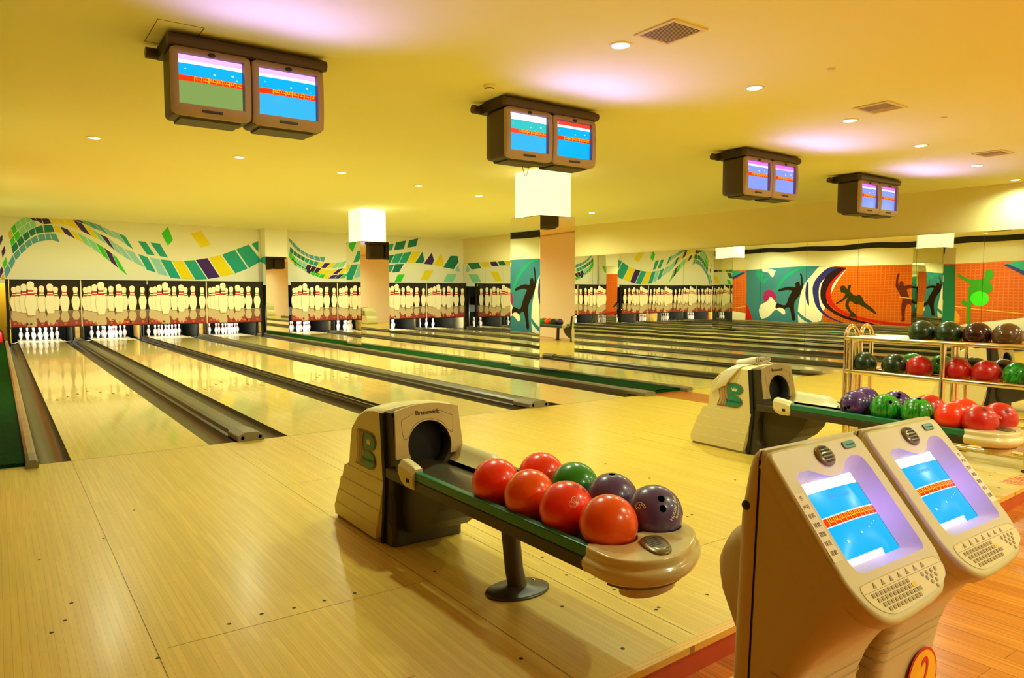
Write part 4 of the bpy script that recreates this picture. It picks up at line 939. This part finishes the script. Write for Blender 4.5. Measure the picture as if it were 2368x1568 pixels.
# ================================================================ chrome ball rack
t = thing('ball_rack', 'two-tier chrome tube ball rack standing between the returns', 'ball rack', (6.5, 3.72, 0))
RX = (0., .225, .45); RZ = (.975, .665); RY = (0, -.86, -1.50); tr = .024
for yi, y in enumerate(RY):
    for a, b in ((0, 1), (1, 2)):
        xa = RX[a]+(.035 if a else 0); xb = RX[b]-(.0 if b == 2 else .035)
        cx_ = (xa+xb)/2; rr = (xb-xa)/2; yo = y-.06*0
        m = MB()
        if yi != 1:
            pts = [(xa, yo, .0), (xa, yo, .99)]+[(cx_-rr*math.cos(PI*k/10), yo, .99+rr*math.sin(PI*k/10)) for k in range(1, 10)]+[(xb, yo, .99), (xb, yo, 0)]
            m.tube(pts, tr*.82, M_chrome, n=14); m.build('hoop_post', t)
        else:
            m.tube([(xa, yo, 0), (xa, yo, .97)], tr*.82, M_chrome, n=14); m.build('post', t); m = MB(); m.tube([(xb, yo, 0), (xb, yo, .97)], tr*.82, M_chrome, n=14); m.build('post', t)
    m = MB(); m.tube([(0, y-.055 if yi == 0 else y, 0), (0, y-.055 if yi == 0 else y, .975)], tr, M_chrome, n=14)
    m.build('post', t)
for z in RZ:
    for x in (0., .225, .45):
        m = MB(); m.tube([(x, .0, z), (x, -1.52, z)], tr, M_chrome, n=14); m.build('rail', t)
    for y in RY:
        m = MB(); m.tube([(0, y, z-.03), (.45, y, z-.03)], .016, M_chrome, n=10); m.build('cross_bar', t)
for z, x in ((.40, 0), (.34, .0), (.12, .0), (.12, .45), (.06, .225)):
    m = MB(); m.tube([(x, -1.5, z), (x, -.86 if z > .2 else 0, z)], .014, M_chrome, n=10); m.build('lower_rail', t)
for y in (0, -.86, -1.5):
    for x in (0, .225, .45):
        m = MB(); m.lathe([(0, 0), (.035, 0), (.035, .008), (.024, .02)], M_dark, n=14, M=Matrix.Translation((x, y, 0))); m.build('foot', t)
FX, BX = 6.6125, 6.8375; dz = .073
for y, c, l in ((3.09, 'dkgreen', 'dark green bowling ball, leftmost on the top tier'), (2.87, 'dkgreen', 'dark green bowling ball, second on the top tier'), (2.65, 'plum', 'dark plum bowling ball, third on the top tier'), (2.43, 'brown', 'brown bowling ball, rightmost on the top tier')):
    ball((FX, y, RZ[0]+dz), c, l, group=G3, rot=(y*5, 1, y*3))
for y, c, l in ((3.60, 'dkgreen', 'dark green bowling ball alone at the left end of the lower tier'), (3.32, 'dkgreen', 'dark green marbled ball left of the first red one, lower tier'), (3.10, 'deepred', 'red bowling ball left of the middle post, lower tier'), (2.79, 'deepred', 'red bowling ball just right of the middle post, lower tier'), (2.57, 'deepred', 'second red bowling ball right of the middle post, lower tier'), (2.345, 'gmarble', 'bright green marbled ball at the right edge, lower tier')):
    ball((FX, y, RZ[1]+dz), c, l, group=G3, rot=(y*4, .6, y*7))
for y, c, l in ((3.27, 'gmarble', 'green bowling ball behind the left red one, rear row'), (3.02, 'gmarble', 'green bowling ball behind the middle post, rear row'), (2.75, 'dkgreen', 'dark green ball between two red ones, rear row'), (2.53, 'black', 'black bowling ball behind the right red one, rear row'), (2.30, 'black', 'black bowling ball behind the bright green one, rear row')):
    ball((BX, y, RZ[1]+dz), c, l, group=G3, rot=(y*4, .6, y*7))

# ================================================================ screens
def scoreboard(parent, F_, W, H, top=(S_pink, S_white), c1=None, c2=None, band=None, kiosk=False, bulge=.0):
    """F_(x,y,h): x 0..W right, y 0..H up, h out of the glass"""
    c1 = c1 or S_blue; c2 = c2 or S_blue; band = band or S_red
    def bl(x, y): return bulge*(1-(2*x/W-1)**2)*(1-(2*y/H-1)**2)
    m = MB()
    def rect(x0, x1, y0, y1, mt, h=0.):
        nx = max(1, int(round((x1-x0)/W*10))); ny = max(1, int(round((y1-y0)/H*8)))
        m.grid([[F_(x0*1.0+(x1-x0)*i/nx, y0+(y1-y0)*j/ny, h+bl(x0+(x1-x0)*i/nx, y0+(y1-y0)*j/ny)) for i in range(nx+1)] for j in range(ny+1)], mt)
    b0, b1 = (.44, .56) if kiosk else (.455, .575)
    rect(0, W, 0, H*b0, c2); rect(0, W, H*b1, H*(.86 if kiosk else .82), c1); rect(0, W, H*b0, H*b1, band)
    if kiosk: rect(0, W, H*.86, H, S_white)
    else: rect(0, W, H*.82, H*.89, top[1]); rect(0, W, H*.89, H, top[0])
    e = .0006
    for yy in (b0, b1-.012): rect(0, W, H*yy, H*(yy+.012), S_white if kiosk else S_ored, e)
    n = 10 if kiosk else 7
    x0 = .16*W if kiosk else .23*W; wd = (W-x0)/n
    for k in range(n):
        a = x0+wd*k; q = H*(b1-b0); yb = H*b0
        lw = wd*.12
        rect(a, a+lw, yb+q*.12, yb+q*.9, S_yel, e)
        rect(a+wd*.30, a+wd*.92, yb+q*.42, yb+q*.50, S_yel, e)
        rect(a+wd*.30, a+wd*.40, yb+q*.45, yb+q*.88, S_yel, e); rect(a+wd*.60, a+wd*.69, yb+q*.45, yb+q*.88, S_yel, e)
        if not kiosk: rect(a, a+wd, yb+q*.88, yb+q*.96, S_yel, e)
    if kiosk:
        rect(0, W*.72, 0, H*.075, S_white, e)
        put_text(m, 'Brunswick', lambda p: F_(W*.55+p.x, H*.76+p.y, e+bl(W*.55, H*.76)), H*.10, mat('scr_logo', (0,0,0), .3, emit=(10,135,215)))
        put_text(m, 'A', lambda p: F_(W*.9+p.x, H*.93+p.y, e*2+bl(W*.9, H*.93)), H*.07, mat('scr_logo2', (0,0,0), .3, emit=(220,225,255)))
        for x, y, r in ((.27,.25,.016),(.52,.29,.012),(.68,.32,.008),(.76,.345,.007),(.82,.365,.006)):
            m.poly([F_(W*x+H*r*math.cos(a*PI/6), H*y+H*r*math.sin(a*PI/6), e+bl(W*x, H*y)) for a in range(12)], S_white)
    else:
        put_text(m, 'A', lambda p: F_(W*.06+p.x, H*.945+p.y, e*2+bl(W*.06, H*.945)), H*.075, mat('scr_logo3', (0,0,0), .3, emit=(200,230,235)))
        for x, y, r in ((.1,.71,.010),(.55,.66,.016),(.84,.70,.017),(.91,.62,.008)):
            m.poly([F_(W*x+H*r*1.5*math.cos(a*PI/6), H*y+H*r*math.sin(a*PI/6), e+bl(W*x, H*y)) for a in range(12)], S_white)
    return m.build('screen', parent, fix=False, label='glowing blue score screen with a red scoring band')

# ================================================================ overhead monitors
def tv_box(parent, x0, var):
    """one monitor, left edge x0, width .635, front at y=0, z from -.68 to -.13"""
    W_, z0, z1, D_ = .632, -.668, -.118, .42
    t_ = bpy.data.objects.new('monitor', None)
    def fy(z): return -.018*(1-((z-(z0+z1)/2)/((z1-z0)/2))**2)
    # body
    m = MB(); secs = []
    for y, g, s in ((0.036, 0, 1), (.06, 0, 1), (.30, .004, 1), (.40, .02, 1), (D_, .05, 1)):
        r = rrect(x0+g, x0+W_-g, z0+g, z1-g*.3, .045); secs.append([(x, y, z) for x, z in r])
    m.grid(secs, M_tvs, close_u=True); m.poly(secs[-1], M_tvs); m.poly(secs[0][::-1], M_tvs)
    body = m.build('monitor_body', parent)
    # front bezel ring
    m = MB(); so = (x0+.062, x0+W_-.050, z0+.092, z1-.052)
    O = []; I = []; n = 64; cx_ = x0+W_/2; cz_ = (z0+z1)/2
    def rayrect(a, hx, hz, r):
        c, s_ = math.cos(a), math.sin(a); p = 18 if r else 60
        k = (abs(c/hx)**p+abs(s_/hz)**p)**(-1/p); return cx_+c*k, cz_+s_*k
    hx = (so[1]-so[0])/2; zc = (so[2]+so[3])/2; hz = (so[3]-so[2])/2; ca = math.atan2(hz, hx)
    AN = sorted([2*PI*k/n for k in range(n)]+[ca-.02, ca, ca+.02, PI-ca-.02, PI-ca, PI-ca+.02, PI+ca-.02, PI+ca, PI+ca+.02, 2*PI-ca-.02, 2*PI-ca, 2*PI-ca+.02])
    for a in AN:
        ox, oz = rayrect(a, W_/2, (z1-z0)/2, 1); O.append((ox, oz))
        c, s_ = math.cos(a), math.sin(a); hx = (so[1]-so[0])/2; zc = (so[2]+so[3])/2; hz = (so[3]-so[2])/2
        kk = min(hx/abs(c) if abs(c) > 1e-6 else 9, hz/abs(s_) if abs(s_) > 1e-6 else 9); I.append((cx_+c*kk, zc+s_*kk))
    rows = [[(x, .03, z) for x, z in O], [(x, .004+fy(z), z) for x, z in O], [((x-cx_)*.985+cx_, -.006+fy(z), (z-cz_)*.985+cz_) for x, z in O], [(x, -.004+fy(z), z) for x, z in I]]
    m.grid(rows, M_tvf, close_u=True)
    I2 = [((x-cx_)*.965+cx_, .022, (z-cz_)*.97+cz_) for x, z in I]
    m.grid([rows[-1], I2], mat('tv_reveal', (120,100,150), .3), close_u=True, smooth=False)
    bz = m.build('monitor_bezel', body, fix=False)
    W2 = (so[1]-so[0])*.965; H2 = (so[3]-so[2])*.965
    scoreboard(body, lambda x, y, h: Vector((cx_-W2/2+x, .021-h, so[2]+.008+y)), W2, H2, bulge=.012, **var)
    m = MB(); m.lathe([(0, .006), (.022, .005), (.024, 0)], M_slot, n=20, M=Matrix.Translation((cx_, -.008+fy(z1-.04), z1-.04))@Matrix.Rotation(PI/2, 4, 'X')@Matrix.Diagonal((1.3, .8, 1, 1))); m.build('sensor_eye', body)
    m = MB(); m.box(cx_-.085, cx_+.075, -.012+fy(z0+.045), .0, z0+.036, z0+.056, M_slot); m.build('badge_slot', body)
    return body
def make_tv(v1, v2):
    t = thing('monitor_pair', '', 'monitor')
    tv_box(t, .0, v1); tv_box(t, .642, v2)
    zt = -.05
    for nm, pts, r in (('mount_tube', [(-.02, .0, -.075), (1.30, .0, -.075)], .055), ('mount_tube', [(-.10, .50, -.075), (1.30, .50, -.075)], .055)):
        m = MB(); m.tube(pts, r*.85, M_tvtube, n=20)
        m.build(nm, t)
    m = MB(); m.box(-.01, 1.28, .0, .50, -.125, -.02, mat('mount_plate', (38,26,14), .6)); m.build('mount_plate', t)
    m = MB(); m.box(.05, 1.22, .06, .38, -.14, -.12, M_tvs); m.build('hanger', t)
    m = MB(); m.box(.3, .95, .15, .35, -.02, .0, M_tvs); m.build('ceiling_plate', t)
    m = MB(); m.prism([(.06, -.655), (.36, -.655), (.34, -.682), (.08, -.682)], 'X', .08, .56, M_tvs); m.prism([(.06, -.655), (.36, -.655), (.34, -.682), (.08, -.682)], 'X', .72, 1.2, M_tvs)
    m.build('underside_tray', t)
    return t
S_teal = E('teal', (60,205,205), .95); S_hot = E('hot', (255,70,50), 1.); S_mag = E('magenta', (240,120,235), 1.1)
V = [dict(c2=S_olive, top=(S_pink, S_white)), dict(c2=S_blue2, top=(S_pink, S_white)), dict(c1=S_teal, c2=S_blue2, top=(S_white, S_white), band=S_ored), dict(top=(S_hot, S_white)),
     dict(c1=S_vio, c2=S_vio, top=(S_mag, S_white)), dict(c1=S_vio, c2=S_vio, top=(S_mag, S_pink)), dict(c1=S_vio, c2=S_vio, top=(S_mag, S_white)), dict(c1=S_vio, c2=S_vio, top=(S_mag, S_white))]
TL = ['nearest pair of ceiling monitors, left screen olive at the bottom', 'second pair of ceiling monitors, hanging in front of the near pillar', 'third pair of ceiling monitors from the left', 'farthest pair of ceiling monitors, in front of the mirrored wall soffit']
for i, (x, y, dzz) in enumerate(TVS):
    o = make_tv(V[2*i], V[2*i+1]); o.location = (x, y, cz(x+.6, y+.2)-.003); tag(o, TL[i], 'monitor', 'pairs of ceiling monitors')
t = thing('cable', 'thin cable loop hanging below the second pair of monitors', 'cable', (4.96, 6.72, 2.83))
m = MB(); m.tube([(-.04+.09*k/12, 0, .01-.115*math.sin(PI*k/12)) for k in range(13)], .003, M_dark, n=6); m.build('loop', t)

# ================================================================ scoring kiosks
KO = Vector((1.70, 1.20, LOWZ))
def shear(p):     # the housing leans slightly, as its edges do in the place
    return Vector((p.x+.05*(p.z-1.09)+.10*min(.02, p.y), p.y, p.z))
PHI = R_(46.9); KD = Vector((0, -math.cos(PHI), -math.sin(PHI))); KN = Vector((0, -math.sin(PHI), math.cos(PHI))); KT = Vector((0, -.008, 1.092)); KL = .484; KW = .46
def FA(u, v, h=0.): return shear(KT+Vector((u, 0, 0))+KD*v+KN*h)
def FV(u, v, h=0.): return KT+Vector((u, 0, 0))+KD*v+KN*h
M_lilac = mat('recess_beige', (206,194,170), .4)
M_key = mat('key_grey', (158,134,90), .45); M_keyt = mat('key_text', (226,208,160), .5); M_keyy = mat('key_yellow', (225,190,40), .45); M_pad = mat('keypad_panel', (222,202,140), .4)
def make_kiosk(sticker_right=False, number=None):
    t = thing('scoring_console', '', 'scoring console')
    # front shell: stacked rounded slices
    m = MB(); sl = []
    prof = [(1.085, -.02, .03), (1.06, -.035, .03), (.95, -.138, .03), (.85, -.232, .03), (.815, -.265, .03), (.79, -.286, .05), (.77, -.304, .085), (.75, -.322, .125), (.735, -.330, .14), (.722, -.328, .14), (.708, -.318, .135), (.685, -.292, .12), (.655, -.258, .10), (.615, -.213, .08), (.575, -.178, .06), (.54, -.155, .05), (.50, -.136, .04), (.44, -.118, .035), (.36, -.105, .035), (.20, -.098, .035), (.0, -.092, .035)]
    for z, yf, g in prof:
        w1 = KW if z > .60 else KW-.085*min(1, (.60-z)/.12)
        r = g
        yb = .012
        x0, x1 = .004, w1
        pts = [(x0, yb), (x0, yf+r)]+[(x0+r-r*math.cos(PI/2*k/8), yf+r-r*math.sin(PI/2*k/8)) for k in range(1, 9)]+[(x1-r+r*math.sin(PI/2*k/8), yf+r-r*math.cos(PI/2*k/8)) for k in range(0, 9)]+[(x1, yb)]
        sl.append([(x, y, z) for x, y in pts])
    i0 = 1
    # the slanted part is open where the screen plate sits
    for a in range(len(sl)-1):
        rows = sl[a:a+2]
        if prof[a][0] > .82 and a >= 1:
            m.grid([r[:2] for r in rows], M_beige); m.grid([r[-2:] for r in rows], M_beige)
        elif a >= 1: m.grid(rows, M_beige)
    top = [(x, y, 1.092) for x, y in ((.01, .012), (.01, -.0), (KW-.01, -.0), (KW-.01, .012))]
    m.grid([sl[1][:2]+sl[1][-2:], [top[0], top[1], top[2], top[3]]], M_beige)
    m.poly(top, M_beige)
    m.xf(shear); m.build('front_shell', t, weld=True)
    # rear shell
    m = MB(); rows = []
    for z in (.0, .3, .6, .9, 1.03, 1.07, 1.088):
        d = .078 if z < 1.0 else (.06 if z < 1.05 else .045 if z < 1.08 else .03); r = min(.035, d*.6); g = 0 if z < 1.08 else .008
        rows.append([(g, .018, z)]+[(g+r-r*math.cos(PI/2*k/5), d-r+r*math.sin(PI/2*k/5), z) for k in range(6)]+[(KW-g-r+r*math.sin(PI/2*k/5), d-r+r*math.cos(PI/2*k/5), z) for k in range(6)]+[(KW-g, .018, z)])
    m.grid(rows, M_beige, close_u=True); m.poly(rows[-1], M_beige); m.xf(shear); rs = m.build('rear_shell', t)
    m = MB(); m.box(.004, KW-.004, .010, .020, .0, 1.062, M_gap); m.xf(shear); m.build('shell_seam', t)
    m = MB(); rows = []      # tube housing bulging out at the back
    for yy, z0, z1, g in ((.07, .46, .87, .0), (.13, .50, .85, .004), (.18, .575, .81, .012), (.205, .62, .77, .03), (.222, .66, .73, .05)):
        rows.append([(x, yy, z) for x, z in rrect(.07+g, KW-.07-g, z0, z1, min(.08, (z1-z0)*.45))])
    m.grid(rows, M_beige, close_u=True); m.poly(rows[-1], M_beige); m.xf(shear); m.build('rear_bulge', t)
    m = MB(); m.lathe([(0, .004), (.012, .003), (.014, 0)], M_slot, n=12, M=Matrix.Translation((-.0, .05, .93))@Matrix.Rotation(-PI/2, 4, 'Y')); m.xf(shear); m.build('latch', rs)
    # slanted face plate
    n = 120; cu, cv = .232, .225; OUT = []; IN = []; SC = []
    outer = rrect(0, KW, 0, .30, .018, 4)
    OP = [(.018, .0), (KW-.018, .0), (KW-.004, .005), (KW, .02), (KW, .37), (KW-.012, .42), (KW-.05, .462), (KW-.11, .492), (.13, .506), (.072, .494), (.032, .458), (.010, .41), (.0, .36), (.0, .02), (.004, .005)]
    IP = [(.075, .078), (.13, .080), (.165, .098), (.205, .112), (.25, .112), (.285, .098), (.31, .078), (.345, .066), (.385, .066), (.405, .080), (.412, .12), (.412, .355), (.40, .372), (.09, .372), (.068, .36), (.058, .33), (.058, .09)]
    SP = [(.082, .098), (.375, .098), (.375, .342), (.082, .342)]
    def cast(P, a):
        d = (math.cos(a), math.sin(a)); best = None
        for i in range(len(P)):
            x1, y1 = P[i][0]-cu, P[i][1]-cv; x2, y2 = P[(i+1) % len(P)][0]-cu, P[(i+1) % len(P)][1]-cv
            ex, ey = x2-x1, y2-y1; den = d[0]*ey-d[1]*ex
            if abs(den) < 1e-9: continue
            tt = (x1*ey-y1*ex)/den; s_ = (x1*d[1]-y1*d[0])/den
            if tt > 0 and -1e-6 <= s_ <= 1+1e-6: best = tt if best is None else max(best, tt)
        return (cu+d[0]*best, cv+d[1]*best)
    OPs = smoothpoly(OP, 1)
    for k in range(n):
        a = 2*PI*k/n; OUT.append(cast(OPs, a)); IN.append(cast(IP, a)); SC.append(cast(SP, a))
    m = MB()
    def sc_(P, f): return [(cu+(x-cu)*f, cv+(y-cv)*f) for x, y in P]
    m.grid([[FV(u, v, -.050) for u, v in sc_(OUT, .99)], [FV(u, v, -.016) for u, v in OUT], [FV(u, v, -.006) for u, v in OUT], [FV(u, v, .0) for u, v in sc_(OUT, .975)], [FV(u, v, .0) for u, v in sc_(OUT, .955)], [FV(u, v, .0) for u, v in IN]], M_beige, close_u=True)
    m.xf(shear); fp = m.build('face_plate', t, fix=False)
    for p in fp.data.polygons: pass
    m = MB(); m.grid([[FV(u, v, .0) for u, v in IN], [FV(u, v, -.005) for u, v in sc_(IN, .99)], [FV(u, v, -.045) for u, v in SC]], M_lilac, close_u=True); m.xf(shear); m.build('screen_recess', fp, fix=False)
    sw, sh = .293, .244
    scoreboard(t, lambda x, y, h: FA(.082+x, .342-y, -.046+h), sw, sh, kiosk=True, bulge=.016)
    # speaker, badge
    m = MB(); cx_, cy_ = .232, .050; ax, ay = .040, .034
    def el(f, h): return [FV(cx_+ax*f*math.cos(2*PI*k/32), cy_+ay*f*math.sin(2*PI*k/32), h) for k in range(32)]
    m.grid([el(1, -.002), el(1, .004), el(.92, .008), el(.5, .012), el(.05, .013)], M_bronze, close_u=True); m.xf(shear); sp = m.build('speaker_grille', t, fix=False)
    m = MB()
    for k in range(5):
        v = cy_-.022+.011*k; hw = .022*math.sqrt(max(.1, 1-((v-cy_)/.032)**2)); hh_ = .0134-.0012*abs(k-2)/2
        m.poly([FV(cx_-hw, v-.0028, hh_), FV(cx_, v-.0028, hh_+.0012), FV(cx_+hw, v-.0028, hh_), FV(cx_+hw, v+.0028, hh_), FV(cx_, v+.0028, hh_+.0012), FV(cx_-hw, v+.0028, hh_)], M_gap)
    m.xf(shear); m.build('speaker_slots', sp, fix=False)
    m = MB(); bd = rrect(.345, .408, .020, .044, .008)
    m.grid([[FV(u, v, -.002) for u, v in bd], [FV(u, v, .003) for u, v in bd], [FV(.3765+(u-.3765)*.94, .032+(v-.032)*.85, .0042) for u, v in bd]], M_tan, close_u=True)
    m.poly([FV(.3765+(u-.3765)*.94, .032+(v-.032)*.85, .0042) for u, v in bd], M_tealb)
    put_text(m, 'Brunswick', lambda p: FV(.381+p.x, .0325-p.y, .0046), .0108, M_gap); m.xf(shear); m.build('badge', t, fix=False)
    # key pad
    KP = smoothpoly([(.055, .392), (.40, .392), (.435, .405), (.438, .43), (.41, .458), (.33, .474), (.14, .484), (.095, .478), (.055, .45), (.04, .42), (.04, .40)], 2)
    m = MB(); c0 = (.24, .435)
    m.grid([[FV(u, v, -.001) for u, v in KP], [FV(u, v, .0015) for u, v in KP], [FV(c0[0]+(u-c0[0])*.985, c0[1]+(v-c0[1])*.94, .0005) for u, v in KP]], M_beige, close_u=True, smooth=False)
    m.poly([FV(c0[0]+(u-c0[0])*.985, c0[1]+(v-c0[1])*.94, .0006) for u, v in KP], M_pad)
    m.poly([FV(.045, .4165, .0009), FV(.432, .4165, .0009), FV(.432, .4175, .0009), FV(.045, .4175, .0009)], M_tan)
    m.xf(shear); kp = m.build('key_panel', t, fix=False)
    def key(nm, pts, u, v, mk, tx=None):
        m = MB(); B_ = FA(u, v, 0)
        m.grid([[FA(u+a, v+b, .0004)-B_ for a, b in pts], [FA(u+a*.9, v+b*.9, .0022)-B_ for a, b in pts]], mk, close_u=True, smooth=False); m.poly([FA(u+a*.9, v+b*.9, .0022)-B_ for a, b in pts], mk)
        if tx: put_text(m, tx, lambda p: FA(u+p.x, v-p.y, .0025)-B_, .0085, M_keyt)
        o = m.build(nm, kp, fix=False); o.location = B_; return o
    for k in range(7): key('arrow_key', [(-.008, .007), (.008, .007), (.0, -.008)], .10+.0405*k, .4055, M_key)
    rk = [(-.0062, -.0052), (.0062, -.0052), (.0062, .0052), (-.0062, .0052)]; wk = [(-.0062, -.0052), (.017, -.0052), (.017, .0052), (-.0062, .0052)]
    L_ = ['1234567890', 'QWERTYUIO', 'ASDFGHJKL', 'ZXCVBNM,.']
    for r, st in enumerate(L_):
        for k, ch in enumerate(st): key('key', rk, .075+.0185*k+.012*r*1.0, .4265+.0135*r, M_key, ch)
    key('wide_key', wk, .075+.0185*9+.012, .440, M_keyy); key('wide_key', wk, .075+.0185*9+.024, .4535, M_key)
    ov = [(.0055*math.cos(k*PI/6), .0062*math.sin(k*PI/6)) for k in range(12)]
    for r, nn in enumerate((4, 3, 2, 1)):
        for k in range(nn): key('pin_key', ov, .318+.0235*k+.012*r, .4275+.0125*r, M_key, 'I')
    # paper strip with handwritten words
    u0, u1 = (.006, .046) if not sticker_right else (KW-.046, KW-.004)
    m = MB(); m.poly([FV(u0, .135, .0008), FV(u1, .135, .0008), FV(u1, .325, .0008), FV(u0, .325, .0008)], mat('paper', (232,214,170), .7))
    for k, s in enumerate(('告', '严打', '禁扣', '球瓶', '踏板', '球员', '道歉')):
        put_text(m, s, lambda p, k=k: FV((u0+u1)/2+p.x*.9, .150+.0255*k-p.y*.9, .0012), .0155, mat('ink', (30,16,8), .7))
    m.xf(shear); m.build('paper_strip', t, fix=False, label='pale paper strip with handwritten Chinese words')
    # ridges round the foot of the pedestal
    m = MB()
    for k in range(5):
        z = .50-.034*k; yf = -.134+.008*k; r = .035; x1 = KW-.085*min(1, (.60-z)/.12)
        if k == 0: x1 += .0
        pts = [(.002, yf+r+.04, z), (.002, yf+r, z)]+[(.004+r-r*math.cos(PI/2*i/4)-.002, yf+r-r*math.sin(PI/2*i/4)-.002, z) for i in range(1, 5)]+[(x1-r+r*math.sin(PI/2*i/4), yf+r-r*math.cos(PI/2*i/4)-.002, z) for i in range(5)]+[(x1+.001, yf+r+.06, z)]
        m.tube(pts, .0016, mat('ridge', (188,162,106), .4), n=5)
    m.xf(shear); m.build('pedestal_ridges', t, fix=False)
    if number:
        c = onY(2124, 1562, 1.098); cx_, cz_ = c.x-KO.x-.495, c.z-KO.z; R0 = .098
        m = MB()
        for rr, mt_, h in ((R0, mat('disc_red', (215,25,10), .5), .003), (R0*.91, mat('disc_yellow', (250,185,30), .5), .004)):
            m.poly([(cx_+rr*math.cos(k*PI/20), -.099-h-.012, cz_+rr*math.sin(k*PI/20)) for k in range(40)], mt_)
        put_text(m, number, lambda p: Vector((cx_+p.x*.75, -.1165, cz_+p.y)), .17, mat('disc_red', (215,25,10), .5), shear=.2)
        m.build('number_disc', t, fix=False, label='yellow disc with a red ring and red numeral')
    return t
k1 = make_kiosk(); k1.location = KO; tag(k1, 'left beige scoring console, paper strip beside the left of its screen', 'scoring console', 'scoring consoles')
k2 = make_kiosk(True, '2'); k2.location = KO+Vector((.495, .0, 0)); tag(k2, 'right beige scoring console with a yellow numbered disc on its pedestal', 'scoring console', 'scoring consoles')
